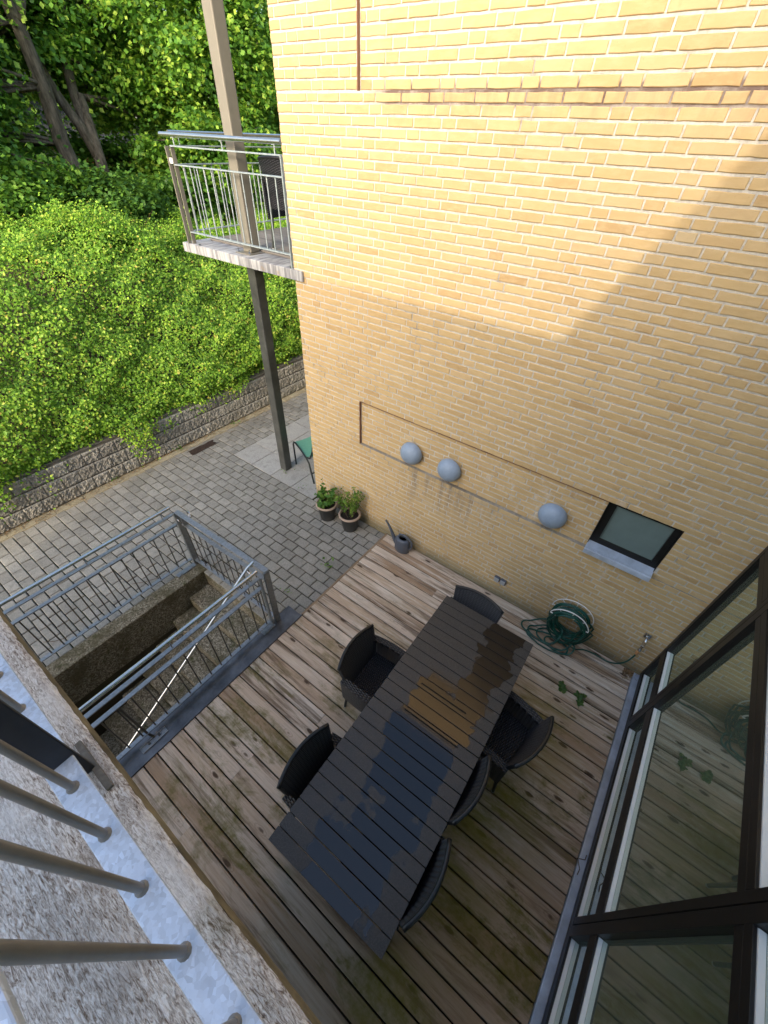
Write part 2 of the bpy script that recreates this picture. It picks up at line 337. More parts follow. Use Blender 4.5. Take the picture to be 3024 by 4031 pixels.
# ------------------------------------------------------------------ mesh helpers
class MB:
    def __init__(s): s.v = []; s.f = []; s.uv = []
    def add(s, vs, fs, uvs=None):
        o = len(s.v); s.v += [tuple(p) for p in vs]; s.f += [tuple(i + o for i in f) for f in fs]
        s.uv += (uvs if uvs else [(0, 0)] * len(vs)); return s
    def box(s, x0, x1, y0, y1, z0, z1):
        return s.add([(x0, y0, z0), (x1, y0, z0), (x1, y1, z0), (x0, y1, z0), (x0, y0, z1), (x1, y0, z1), (x1, y1, z1), (x0, y1, z1)],
                     [(0, 3, 2, 1), (4, 5, 6, 7), (0, 1, 5, 4), (1, 2, 6, 5), (2, 3, 7, 6), (3, 0, 4, 7)])
    def bar(s, p, q, w, h, up=(0, 0, 1)):
        p = Vector(p); q = Vector(q); d = (q - p).normalized(); u = Vector(up); sd = d.cross(u)
        if sd.length < 1e-4: sd = d.cross(Vector((1, 0, 0)))
        sd.normalize(); u = sd.cross(d)
        vs = [b + sd * a * w / 2 + u * c * h / 2 for b in (p, q) for a, c in ((-1, -1), (1, -1), (1, 1), (-1, 1))]
        return s.add(vs, [(0, 3, 2, 1), (4, 5, 6, 7), (0, 1, 5, 4), (1, 2, 6, 5), (2, 3, 7, 6), (3, 0, 4, 7)])
    def tube(s, pts, r, seg=8, closed=False):
        pts = [Vector(p) for p in pts]; n = len(pts); rs = r if isinstance(r, (list, tuple)) else [r] * n
        T = []
        for i in range(n):
            a = pts[(i - 1) % n] if (i or closed) else pts[i]; b = pts[(i + 1) % n] if (i < n - 1 or closed) else pts[i]
            T.append((b - a).normalized())
        u = T[0].cross(Vector((0, 0, 1)))
        if u.length < .05: u = T[0].cross(Vector((1, 0, 0)))
        u.normalize(); vs = []
        for i in range(n):
            u = (u - T[i] * u.dot(T[i])).normalized(); w = T[i].cross(u)
            for k in range(seg):
                a = 2 * math.pi * k / seg; vs.append(pts[i] + (u * math.cos(a) + w * math.sin(a)) * rs[i])
        fs = []
        for i in range(n - (0 if closed else 1)):
            j = (i + 1) % n
            for k in range(seg): fs.append((i * seg + k, i * seg + (k + 1) % seg, j * seg + (k + 1) % seg, j * seg + k))
        if not closed: fs += [tuple(range(seg - 1, -1, -1)), tuple((n - 1) * seg + k for k in range(seg))]
        return s.add(vs, fs)
    def lathe(s, prof, seg=32, c=(0, 0, 0), sx=1, sy=1, ax='z', cap=True):
        vs = []
        for (r, z) in prof:
            for k in range(seg):
                a = 2 * math.pi * k / seg; x, y = r * math.cos(a) * sx, r * math.sin(a) * sy
                vs.append((c[0] + x, c[1] + y, c[2] + z) if ax == 'z' else (c[0] + x, c[1] - z, c[2] + y))
        fs = [(i * seg + k, i * seg + (k + 1) % seg, (i + 1) * seg + (k + 1) % seg, (i + 1) * seg + k) for i in range(len(prof) - 1) for k in range(seg)]
        if cap != 'none' and prof[0][0] > 1e-4: fs.append(tuple(range(seg - 1, -1, -1)))
        if cap and prof[-1][0] > 1e-4: fs.append(tuple((len(prof) - 1) * seg + k for k in range(seg)))
        return s.add(vs, fs)
    def sheet(s, fn, nu, nv, th, us=1, vs_=1):
        """curved panel: fn(u,v)->point; thickness th; uv in metres-ish"""
        P = [[Vector(fn(i / nu, j / nv)) for j in range(nv + 1)] for i in range(nu + 1)]
        top = []; bot = []; uv = []
        for i in range(nu + 1):
            for j in range(nv + 1):
                a = P[min(i + 1, nu)][j] - P[max(i - 1, 0)][j]; b = P[i][min(j + 1, nv)] - P[i][max(j - 1, 0)]
                n = a.cross(b).normalized(); top.append(P[i][j] + n * th / 2); bot.append(P[i][j] - n * th / 2); uv.append((i / nu * us, j / nv * vs_))
        N = len(top); W = nv + 1; fs = []
        for i in range(nu):
            for j in range(nv):
                a, b, c, d = i * W + j, (i + 1) * W + j, (i + 1) * W + j + 1, i * W + j + 1
                fs.append((a, b, c, d)); fs.append((a + N, d + N, c + N, b + N))
        rim = [i * W for i in range(nu + 1)] + [nu * W + j for j in range(1, nv + 1)] + [i * W + nv for i in range(nu - 1, -1, -1)] + [j for j in range(nv - 1, 0, -1)]
        for k in range(len(rim)):
            a, b = rim[k], rim[(k + 1) % len(rim)]; fs.append((b, a, a + N, b + N))
        return s.add(top + bot, fs, uv + uv)
    def build(s, name, mat, parent=None, smooth=False, bevel=0, local=False):
        V = np.array(s.v, dtype=float); mn = V.min(0); mx = V.max(0)
        org = np.array([(mn[0] + mx[0]) / 2, (mn[1] + mx[1]) / 2, mn[2]]) if not local else np.zeros(3)
        me = bpy.data.meshes.new(name); me.from_pydata((V - org).tolist(), [], s.f)
        if any(u != (0, 0) for u in s.uv):
            ul = me.uv_layers.new(name='UVMap'); li = np.empty(len(me.loops), dtype=int); me.loops.foreach_get('vertex_index', li)
            ul.data.foreach_set('uv', np.array(s.uv, dtype=float)[li].ravel())
        me.materials.append(M[mat] if isinstance(mat, str) else mat)
        if smooth: me.polygons.foreach_set('use_smooth', [True] * len(me.polygons))
        me.update()
        o = bpy.data.objects.new(name, me); COL.objects.link(o)
        pl = np.zeros(3)
        if parent is not None:
            o.parent = parent; p = parent
            if not local:
                while p is not None: pl = pl + np.array(p.location); p = p.parent
        o.location = org - pl
        if smooth and smooth != True:
            md = o.modifiers.new('es', 'EDGE_SPLIT'); md.split_angle = R(smooth)
        if bevel:
            b = o.modifiers.new('bevel', 'BEVEL'); b.width = bevel; b.segments = 2; b.limit_method = 'ANGLE'; b.angle_limit = R(40)
        return o
def tag(o, label=None, cat=None, group=None, kind=None):
    if label: o['label'] = label
    if cat: o['category'] = cat
    if group: o['group'] = group
    if kind: o['kind'] = kind
    return o
def thing(name, label, cat, loc=(0, 0, 0), rz=0, group=None):
    o = bpy.data.objects.new(name, None); COL.objects.link(o); o.location = loc; o.rotation_euler = (0, 0, rz); o.empty_display_size = .1
    return tag(o, label, cat, group)
def dup(root, loc, rz, label, group=None):
    def cp(o, par):
        c = o.copy(); COL.objects.link(c); c.parent = par
        for ch in o.children: cp(ch, c)
        return c
    r = cp(root, None); r.location = loc; r.rotation_euler = (0, 0, rz); r['label'] = label
    if group: r['group'] = group
    return r
def fast_mesh(name, V, F, mat, parent=None, size=4):
    """V (n,3), F (m,size) numpy -> object in world coordinates"""
    mn = V.min(0); mx = V.max(0); org = np.array([(mn[0] + mx[0]) / 2, (mn[1] + mx[1]) / 2, mn[2]])
    me = bpy.data.meshes.new(name); me.vertices.add(len(V)); me.vertices.foreach_set('co', (V - org).ravel().astype(np.float32))
    me.loops.add(F.size); me.loops.foreach_set('vertex_index', F.ravel().astype(np.int32))
    me.polygons.add(len(F)); me.polygons.foreach_set('loop_start', np.arange(0, F.size, size, dtype=np.int32))
    me.update(calc_edges=True); me.validate()
    me.materials.append(M[mat]); o = bpy.data.objects.new(name, me); COL.objects.link(o)
    pl = np.zeros(3)
    if parent is not None: o.parent = parent; pl = np.array(parent.location)
    o.location = org - pl
    return o
def leaf_cloud(name, P, N, size, mat, parent, rng, wid=.62, jit=.7):
    """P points, N outward normals, size array: one pointed, folded leaf of two quads each"""
    n = len(P); N = N + rng.normal(0, jit, (n, 3)); N /= np.linalg.norm(N, axis=1)[:, None] + 1e-9
    A = rng.normal(0, 1, (n, 3)); A -= (A * N).sum(1)[:, None] * N; A /= np.linalg.norm(A, axis=1)[:, None] + 1e-9
    B = np.cross(N, A); s = size[:, None]
    base = P - A * s * .5; tip = P + A * s * .5; mid = P - N * s * .06
    l = P + B * s * wid * .5 + N * s * .07; r = P - B * s * wid * .5 + N * s * .07
    V = np.stack([base, l, tip, r, mid], 1).reshape(-1, 3)
    o = np.arange(n)[:, None] * 5
    F = np.concatenate([o + np.array([0, 4, 2, 1]), o + np.array([0, 3, 2, 4])], 0)
    return fast_mesh(name, V, F, mat, parent)

# ================================================================== SETTING
ZG = -.035
# ---- paving: bed and pavers (pit and large slabs left out)
def in_pit(x, y): return -.30 < x < 1.43 and y < -2.03
bed = MB()
bed.box(-3.0, -.30, -9, 14, ZG - .12, ZG - .012); bed.box(-.30, 1.43, -2.02, 14, ZG - .12, ZG - .012)
tag(bed.build('paving_joints', 'bed'), kind='structure')
pv = MB()
k = 0
y = -8.5
y0 = -.949
for k in range(-56, 90):
    ya = y0 + .14 * k; off = .025 + (.105 if k % 2 else 0)
    for j in range(-16, 8):
        xa = off + .21 * j; xb = xa + .2015; yb = ya + .1315
        xa += .003; ya_ = ya + .003
        if xb < -2.72 or xa > 1.42: continue
        if xa > -.02 and ya > -.04: continue
        if ya < -2.03 and xa < -.30 < xb: xb = -.302
        if in_pit((xa + xb) / 2, (ya + yb) / 2): continue
        if ya + .07 > -.07 and xb > -1.965 and xa < .02:
            if xa > -1.99: continue
            xb = -1.963
        if xb > -.30 and xa < -.30 and ya < -2.03: xb = -.302
        if yb > 0 and xb > 0 and xa < 0: xb = -.004
        xa = max(xa, -2.72); xb = min(xb, 1.42)
        if xb - xa < .03: continue
        yb2 = min(yb, -.004) if xa > -.02 else yb
        if yb2 - ya_ < .03: continue
        z = ZG + rnd.uniform(-.003, .002); j1 = lambda: rnd.uniform(-.0025, .0025); e = .006
        o = [(xa + j1(), ya_ + j1()), (xb + j1(), ya_ + j1()), (xb + j1(), yb2 + j1()), (xa + j1(), yb2 + j1())]
        cx = (xa + xb) / 2; cy = (ya_ + yb2) / 2
        dz = [rnd.uniform(-.0015, .0015) for _ in range(4)]
        inn = [(px + math.copysign(e, cx - px), py + math.copysign(e, cy - py), z + q) for (px, py), q in zip(o, dz)]
        vs = inn + [(px, py, z - .006) for px, py in o] + [(px, py, z - .03) for px, py in o]
        pv.add(vs, [(0, 1, 2, 3)] + [(a + 4, (a + 1) % 4 + 4, (a + 1) % 4, a) for a in range(4)] + [(a + 8, (a + 1) % 4 + 8, (a + 1) % 4 + 4, a + 4) for a in range(4)])
tag(pv.build('block_paving', 'paver'), kind='structure')
ed = MB()
for k in range(-30, 60):
    ed.box(-2.86, -2.728, k * .21, k * .21 + .203, ZG - .05, ZG + rnd.uniform(-.004, .002))
M['kerbc'] = stone('sandy_kerb_concrete', (.33, .29, .20), (.40, .36, .26), chips=False)
tag(ed.build('kerb_strip', 'kerbc', bevel=.004), kind='structure')
sb = MB()
for i in range(4):
    for j in range(9):
        xa = -1.955 + .49 * i; ya = -.104 + .50 * j
        sb.box(xa, min(xa + .480, -.005), ya, ya + .490, ZG - .03, ZG + .002 + rnd.uniform(-.001, .001))
tag(sb.build('terrace_slabs', 'slab', bevel=.004), kind='structure')
dr = MB(); dr.box(-2.68, -2.48, -.58, -.08, ZG + .0005, ZG + .004)
V = []
rg = random.Random(3)
dm = MB(); ring = [(-2.56 + .10 * max(-.8, min(.8, 1.5 * math.cos(a))) * (1 + rg.uniform(-.25, .25)), -.33 + .31 * max(-.85, min(.85, 1.3 * math.sin(a))) * (1 + rg.uniform(-.12, .12)), ZG + .005) for a in [2 * math.pi * i / 26 for i in range(26)]]
dm.add([(-2.56, -.33, ZG + .006)] + ring, [(0, i + 1, (i + 1) % 26 + 1) for i in range(26)])
tag(dm.build('mud_patch', 'rust'), kind='structure')
# big ground sheet far below view and bank
gs = MB(); gs.box(-80, 60, -80, 80, -3.2, -3.0); tag(gs.build('ground', 'earth'), kind='structure')
# bank behind the retaining wall
def bank_z(x, y):
    t_ = (-3.3 - x)
    z = .60 + 1.25 * max(0, min(1, t_ / 2.2)) + .12 * max(0, t_ - 2.2) * .3
    return z + .10 * math.sin(x * 2.1 + y * 1.3) * min(1, t_)
bk = MB(); nx, ny = 60, 60
vs = []; fs = []
for i in range(nx + 1):
    for j in range(ny + 1):
        f_ = i / nx; x = -3.3 - 60 * f_ ** 2.2; y = -14 + 60 * j / ny
        vs.append((x, y, bank_z(x, y)))
for i in range(nx):
    for j in range(ny):
        a = i * (ny + 1) + j; fs.append((a, a + 1, a + ny + 2, a + ny + 1))
bk.add(vs, fs); tag(bk.build('earth_bank', 'earth', smooth=True), kind='structure')

# ---- brick wall
CH = .0667; Z0 = .010
def brick(mb, xa, xb, za, zb, y=0.0, dep=.012):
    r_ = rnd.uniform; yo = r_(-.0015, .0015); n = max(2, int((xb - xa) / .05))
    front = []
    for i in range(n + 1): front.append((xa + (xb - xa) * i / n, za + r_(-.0014, .0022)))
    for i in range(1, 2): front.append((xb + r_(-.0015, .0015), (za + zb) / 2))
    for i in range(n + 1): front.append((xb + (xa - xb) * i / n, zb + r_(-.0022, .0014)))
    front.append((xa + r_(-.0015, .0015), (za + zb) / 2))
    c = ((xa + xb) / 2, (za + zb) / 2); N = len(front)
    ti, tj = r_(-.004, .004), r_(-.012, .012)
    def fy(p): return y + yo + (p[0] - c[0]) * ti + (p[1] - c[1]) * tj
    inn = []
    for p in front:
        dx = .0035 if p[0] < c[0] - .02 else (-.0035 if p[0] > c[0] + .02 else 0); dz = .0035 if p[1] < c[1] else -.0035
        if abs(p[0] - xa) > .01 and abs(p[0] - xb) > .01: dx = 0
        inn.append((p[0] + dx, fy(p), p[1] + dz))
    mid = [(p[0], fy(p) + .0035, p[1]) for p in front]
    bk_ = [(p[0], y + dep, p[1]) for p in front]
    fs = [tuple(range(N))] + [(N + i, N + (i + 1) % N, (i + 1) % N, i) for i in range(N)] + [(2 * N + i, 2 * N + (i + 1) % N, N + (i + 1) % N, N + i) for i in range(N)]
    mb.add(inn + mid + bk_, fs)
bw = thing('brick_wall', 'tall yellow brick house wall with raked grey joints above the deck', 'wall', (2.45, 0, 0))
mb = MB()
XR = .905; WX0, WX1, WZ0, WZ1 = 3.815, 4.415, Z0 + 21 * CH, Z0 + 29 * CH + .012
lampx = [1.704, 2.220, 3.417]
ph = {0: 0, 1: .6}
for k in range(-1, 102):
    za = Z0 + k * CH + .0065; zb = za + .0537
    if k == 67: zb -= .005
    recess = (k >= 68) or (20 <= k < 29)
    # monk bond: two stretchers and a header per course, moving in steps
    mode = k % 4
    start = {0: -.42, 1: -.30 - .06, 2: -.66, 3: -.18 - .06}[mode] + (.24 if (k // 4) % 3 == 0 else 0) - (.12 if (k // 8) % 2 else 0)
    x = start; q = (k * 2) % 3; segs = []
    while x < 4.93:
        L = .12 if q % 3 == 2 else .24
        segs.append((x + .006, x + L - .006)); x += L; q += 1
    for (a, b) in segs:
        a = max(a, 0.0); b = min(b, 4.93)
        if b - a < .03: continue
        parts = [(a, b)]
        if recess:
            parts = []
            if a < XR: parts.append((a, min(b, XR - .006), 0))
            if b > XR: parts.append((max(a, XR + .008), b, .034))
        else: parts = [(a, b, 0)]
        for (c_, d_, yy) in parts:
            if d_ - c_ < .02: continue
            if 20 <= k < 29 and c_ > WX1 - .3:           # right of the window the wall is flush
                if d_ > WX1: yy = 0
            # cut the window opening
            if zb > WZ0 - .09 and za < WZ1 - .01 and d_ > WX0 and c_ < WX1:
                if c_ < WX0 - .02: brick(mb, c_, WX0 - .003, za, zb, yy)
                if d_ > WX1 + .02: brick(mb, WX1 + .003, d_, za, zb, yy)
                continue
            brick(mb, c_, d_, za, zb, yy)
mb.build('brickwork', 'brick', bw)
mo = MB()
MY = .0065
# mortar body (front skin 6 mm behind the brick faces), with the recessed fields set back
def mblock(x0, x1, z0, z1, y): mo.box(x0, x1, y, .36, z0, z1)
zt = Z0 + 68 * CH; zp0 = Z0 + 20 * CH; zp1 = Z0 + 29 * CH
mblock(0.002, 4.94, -.5, zp0, MY); mblock(0.002, XR - .003, zp0, zp1, MY); mblock(XR - .003, WX0 - .002, zp0, zp1, MY + .034)
mblock(WX1 + .002, 4.94, zp0, zp1, MY); mblock(.002, 4.94, zp1 + .008, zt, MY); mblock(.002, XR - .003, zt, 6.8, MY); mblock(XR - .003, 4.94, zt, 6.8, MY + .034)
mblock(.002, XR - .003, zp1, zp1 + .008, MY); mblock(XR - .003, WX0 - .002, zp1, zp1 + .0075, MY + .034); mblock(WX1 + .002, 4.94, zp1, zp1 + .008, MY)
mo.build('mortar', 'mortar', bw)
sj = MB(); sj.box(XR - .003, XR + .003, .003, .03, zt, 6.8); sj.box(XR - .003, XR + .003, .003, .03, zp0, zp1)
sj.box(XR + .004, WX0 - .004, .0035, .03, zp1 - .0035, zp1 + .0045); sj.build('expansion_joint_and_shade', 'sealant_and_shade', bw)  # level strip paints the shade under the panel's top edge; uprights are sealant
cpg = MB(); cpg.box(-.03, 4.95, -.03, .40, 6.803, 6.87); cpg.build('coping', 'zinc', bw, bevel=.005)
# end wall (gable side) of the same house, running away from us
ew = MB(); ew.box(.004, .34, .361, 12, -.5, 6.80); o = ew.build('end_wall', 'ybrick_y', bw)

# ---- glazed wing on the right and the wing behind the camera (they cast the big shadow)
XF = 4.915
gw = thing('glazed_wing', 'dark framed floor-to-ceiling glass front of the flat-roofed house wing', 'building', (6.9, -3, 0))
f = MB()
def fr(y0_, y1_, z0, z1, d=0): f.box(XF - d, XF + .012, y0_, y1_, z0, z1)
YE = -7.32
T0, T1, U0, U1 = .475, .60, 2.02, 2.14
cols = [(-.05, .0, True), (-.74, -.62, False), (-2.525, -2.40, False), (-4.30, -4.18, False), (-6.0, -5.88, False), (YE, YE + .06, True)]
f.box(XF - .004, XF + .012, YE, 0, .03, .10)
for (a, b, e) in cols:
    if e: fr(a, b, .10, 6.3, .004)
    else:
        mid = a + (b - a) * .58
        fr(a, mid - .004, .10, 6.3, .004); fr(mid + .004, b, .10, 6.3, .002)
        f.box(XF + .008, XF + .011, mid - .004, mid + .004, .10, 6.3)
for i in range(len(cols) - 1):
    yb = cols[i][0] + .001; ya = cols[i + 1][1] - .001
    f.box(XF + .0, XF + .012, ya, yb, T0, T1)
    f.box(XF - .001, XF + .012, ya, yb, U0, U0 + .058); f.box(XF - .003, XF + .012, ya, yb, U0 + .063, U1)
    f.box(XF, XF + .068, ya, yb, 2.9, 3.3); f.box(XF, XF + .068, ya, yb, 6.0, 6.3)
f.build('frame', 'frame', gw, bevel=.003)
for i in range(len(cols) - 1):
    yb = cols[i][0] - .002; ya = cols[i + 1][1] + .002
    yb, ya = cols[i][0], cols[i + 1][1]
    for (z0, z1) in ((.10, T0), (T1, U0), (U1, 2.9), (3.3, 6.0)):
        g = MB(); g.box(XF + .040, XF + .044, ya, yb, z0, z1); g.build('pane', 'glass', gw)
LIN = metal('grey_white_lining', (.70, .71, .70), .3, 0, var=.04)
mf = MB()
for (a, b, e) in cols: mf.box(XF + .0125, XF + .10, a + .002, b - .002, .10, 6.3)
mf.build('mullion_core', 'frame', gw)
for i in range(len(cols) - 1):
    yb = cols[i][0]; ya = cols[i + 1][1]
    for (z0, z1) in ((.03, .10), (T0, T1), (U0, U1)): lin = MB(); lin.box(XF + .013, XF + .10, ya + .0, yb - .0, z0 + .002, z1 - .004); lin.build('inner_lining', LIN, gw)
for i in range(len(cols) - 1):
    yb = cols[i][0]; ya = cols[i + 1][1]
    for z0 in (.10, T1, U1):
        ins = MB(); ins.box(XF + .014, XF + .0390, ya + .002, yb - .002, z0 - .03, z0 + .004)
        ins.box(XF + .073, XF + .085, ya + .002, yb - .002, z0 - .03, z0 + .012)
        ins.box(XF + .088, XF + .120, ya + .002, yb - .002, z0 - .03, z0 + .002)
        ins.box(XF + .045, XF + .105, ya + .002, yb - .002, z0 - .034, z0 - .006); ins.build('inner_sill', 'inner_white', gw)
fl = MB(); fl.box(XF + .16, 9.0, YE, 0, -.10, .015); fl.build('room_floor', 'inner_floor', gw)
rm = MB(); rm.box(9.0, 9.2, YE, .35, -.5, 6.3); rm.box(4.96, 9.0, .02, .34, -.5, 6.3); rm.box(XF + .10, 9.0, YE, .02, 2.95, 3.2); rm.build('room_walls', 'inner_wall', gw)
bs = MB(); bs.box(XF + .0, XF + .16, YE, 0, -.4, .028); bs.build('plinth', 'mortar', gw)
rf = MB(); rf.box(XF - .04, 9.3, YE - .0, .4, 6.302, 6.52); rf.build('flat_roof', 'roof', gw)
zs = MB(); zs.box(4.852, 4.912, YE, -.03, -.02, .022); tag(zs.build('zinc_gutter_strip', 'zinc', bevel=.004), 'grey zinc strip along the foot of the glass front, with rust spots', 'flashing')
# unseen south wing
sw = thing('unseen_rear_wing', 'added house wing behind the viewer, walls paled to bounce light, seen only in reflections', 'building', (4, -9, 0))
s1 = MB(); s1.box(1.09, 9.3, -15.6, YE - .02, -.5, 6.50); s1.build('walls', 'bounce_wall', sw)  # unseen walls made pale to bounce light into the shaded court
s3 = MB(); s3.box(1.07, 9.35, -15.62, YE + .01, 6.502, 6.53); s3.build('roof_edge', 'roof', sw)

# ---- deck
db = MB(); k = 0; y = -.012
DX0, DX1 = 1.432, 4.848
pitch = .1347
ng = 0
gapz = MB()
while y > -6.0:
    wy = pitch - .0112; yb = y; ya = y - wy
    x0 = DX0
    cuts = [x0, DX1]
    if k % 5 == 3 or k in (22, 24): cuts = [x0, rnd.uniform(2.4, 2.8) if k < 22 else 2.15, DX1]
    for a, b in zip(cuts[:-1], cuts[1:]):
        zt_ = rnd.uniform(-.0015, .0015); e = .004
        prof = [(ya, -.10), (ya, zt_ - e), (ya + e * .6, zt_ - e * .25), (ya + e * 1.6, zt_), (yb - e * 1.6, zt_), (yb - e * .6, zt_ - e * .25), (yb, zt_ - e), (yb, -.10)]
        n = len(prof); vs = [(xx, p[0], p[1]) for xx in (a + .001, b - .001) for p in prof]
        db.add(vs, [(i, i + 1, n + i + 1, n + i) for i in range(n - 1)] + [tuple(range(n - 1, -1, -1)), tuple(range(n, 2 * n))])
    y -= pitch; k += 1
tag(db.build('timber_deck', 'deck'), kind='structure')
du = MB(); du.box(1.44, 4.86, -6, 0, -.4, -.12); tag(du.build('deck_underside', 'dark'), kind='structure')
eb = MB(); eb.box(1.405, 1.430, -1.745, -.004, -.16, .003); tag(eb.build('deck_edge_board', 'edge', bevel=.003), kind='structure')
# steel threshold strip between stairs and deck
ts = MB(); ts.box(1.205, 1.428, -6, -1.765, .004, .012); ts.box(1.424, 1.430, -6, -1.765, -.1, .012)
tag(ts.build('steel_cover_strip', metal('dark_steel_strip', (.125, .13, .14), .38, .45, var=.5, scale=4), bevel=.002), 'wide dull steel strip between the cellar stairs and the deck', 'metal strip')

# ---- cellar stair pit
px0, px1, py1 = -.09, 1.16, -2.05
pw = thing('cellar_stairs', 'mossy concrete cellar stairs going down inside the steel railing', 'stairs', (.5, -3.5, ZG))
kb = MB(); kb.box(-.288, px0, -6, py1 + .06, -.6, -.018); kb.box(px1 + .0, 1.42, -6, py1, -.6, .0); kb.build('kerb', 'pit', pw, bevel=.012)
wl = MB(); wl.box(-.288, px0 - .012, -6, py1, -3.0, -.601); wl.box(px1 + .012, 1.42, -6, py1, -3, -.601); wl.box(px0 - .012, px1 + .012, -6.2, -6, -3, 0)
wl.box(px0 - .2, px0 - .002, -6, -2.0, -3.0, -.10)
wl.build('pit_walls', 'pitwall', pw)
st = MB()
st.box(px0 - .001, px1 + .011, -2.07, -1.995, -.6, -.045)
for i in range(9):
    ya = -2.065 - .305 * i; z = -.09 - .19 * i
    st.box(px0, px1 + .011, ya - .305, ya + .02, z - .6, z - .19) if False else None
    yb_ = ya; ya2 = ya - .305; zz = z - .19
    st.box(px0, px1 + .011, ya2, yb_ - .001 if i else yb_, zz - .5, zz)
st.box(px0, px1 + .011, -6, -2.065 - .305 * 9, -3, -.09 - .19 * 10)
st.box(px0 - .0, px1, -2.068, py1 + .04, -.5, -.088)
st.build('steps', 'pit', pw, bevel=.012)
ns = MB(); ns.bar((.62, -3.60, -.99), (1.12, -3.60, -.99), .03, .012); ns.build('step_nosing', 'galv', pw)
tz = MB(); tz.tube([(1.13, -2.02, 1.02), (1.13, -2.10, 1.0), (1.13, -2.84, .52), (1.13, -3.70, -.01), (1.13, -4.6, -.57)], .017, 10)
tz.tube([(1.13, -2.12, .98), (1.22, -2.12, .95)], .008, 8)
o = tz.build('stair_handrail', 'stainless', smooth=40); tag(o, 'slanting stainless handrail running down the cellar stairs', 'handrail')

# ---- railing builder (flat bars, round balusters, stainless handrail)
def railing(name, label, x, ys, ye, zb, with_hr=True, group=None, mats=('galv', 'bar_dark', 'stainless'), hz=None, posts=(), first=None, axis='y', r=.007, pitch=.126, hr_r=.021, cat='railing'):
    A = (lambda a, z, o=0: (x + o, a, z)) if axis == 'y' else (lambda a, z, o=0: (a, x + o, z))
    t_ = thing(name, label, cat, A((ys + ye) / 2, zb - .1), 0, group)
    def flat(nm, z, w_=.045, h_=.012):
        b = MB(); b.bar(A(ys, z), A(ye, z), w_, h_); b.build(nm, mats[0], t_, bevel=.002)
    flat('bottom_bar', zb); flat('upper_bar', zb + .64); flat('top_bar', zb + .80)
    a = first if first is not None else ys; sgn = 1 if ye > ys else -1
    while (a - ye) * sgn < -.02:
        b = MB(); b.tube([A(a, zb + .007), A(a, zb + .633)], r, 8); b.build('baluster', mats[1], t_, smooth=40); a += pitch * sgn
    if with_hr:
        b = MB(); z = zb + .91
        b.tube([A(ys - .0 * sgn, z), A(ye, z)], hr_r, 14); b.build('handrail', mats[2], t_, smooth=40)
        a = ys + .12 * sgn
        while (a - ye) * sgn < -.05:
            b = MB(); b.tube([A(a, zb + .806), A(a, z - .015)], .006, 6); b.build('handrail_bracket', mats[0], t_, smooth=40); a += .86 * sgn
    for pa in posts:
        b = MB(); b.bar(A(pa, zb - .12), A(pa, zb + .795), .012 if axis == 'x' else .05, .05 if axis == 'x' else .012, up=(0, 1, 0)); b.build('post', mats[0], t_, bevel=.002)
    return t_
g_st = 'steel railings round the cellar stairs'
r1 = railing('stair_railing', 'galvanised railing on the paving side of the cellar stairs', -.285, -2.075, -5.9, .10, posts=(-2.06,), first=-2.135, group=g_st)
r2 = railing('stair_railing', 'galvanised railing on the deck side of the cellar stairs, with a lock plate gap', 1.24, -2.075, -5.9, .09, posts=(-2.06,), first=-2.126, group=g_st)
for rr, xx in ((r1, -.285), (r2, 1.24)):
    b = MB(); b.box(xx - .02, xx + .05, -2.33 if xx < 0 else -2.22, -2.05, -.016 if xx < 0 else .013, -.006 if xx < 0 else .022); b.build('foot_plate', 'galv', rr, bevel=.002)
    b = MB()
    for yy in ((-2.28, -2.12) if xx < 0 else (-2.19, -2.09)): b = MB(); b.lathe([(.012, 0), (.012, .012), (0, .014)], 6, (xx + .035, yy, -.006 if xx < 0 else .022)); b.build('bolt', 'galv', rr)
b = MB()
for yy in (-3.60, -3.50): b = MB(); b.lathe([(.013, 0), (.013, .014), (0, .016)], 6, (1.31, yy - .04, .022)); b.build('bolt', 'bar_dark', r2)
b = MB(); b.box(1.285, 1.34, -3.72, -3.47, .013, .022); b.build('foot_plate', 'galv', r2, bevel=.002)
b = MB(); b.tube([(1.285, -3.72, .026), (1.345, -3.72, .026), (1.345, -3.47, .026), (1.285, -3.47, .026)], .004, 6, closed=True); b.build('plate_edge', 'socket', r2)
b = MB(); b.tube([(1.29, -3.58, .02), (1.245, -3.60, .08), (1.242, -3.62, .72)], .011, 8); b.build('brace', 'bar_dark', r2, smooth=40)
# gate across the top end
gt = thing('stair_gate', 'galvanised gate closing the top end of the cellar stairs, hung on a wire loop', 'gate', (.48, -2.03, 0), 0)
b = MB(); b.bar((-.265, -2.03, .93), (1.265, -1.975, .93), .06, .012); b.build('top_bar', 'galv', gt, bevel=.002)
b = MB(); b.bar((-.20, -2.03, .77), (1.20, -1.985, .77), .045, .012); b.build('upper_bar', 'galv', gt, bevel=.002)
b = MB(); b.bar((-.24, -2.035, .09), (1.22, -2.0, .09), .045, .012); b.build('bottom_bar', 'galv', gt, bevel=.002)
for xx in (-.26, 1.262):
    b = MB(); b.bar((xx, -2.035 if xx < 0 else -1.99, -.02), (xx, -2.035 if xx < 0 else -1.985, .925), .02, .07, up=(0, 1, 0)); b.build('post', 'galv', gt, bevel=.002)
b = MB(); b.bar((-.14, -2.03, .775), (-.14, -2.03, .925), .05, .01, up=(1, 0, 0)); b.build('stile', 'galv', gt)
for i in range(11):
    xx = -.16 + .125 * i; yy = -2.033 + .025 * i / 10
    b = MB(); b.tube([(xx, yy, .096), (xx, yy, .765)], .006, 8); b.build('baluster', 'bar_dark', gt, smooth=40)
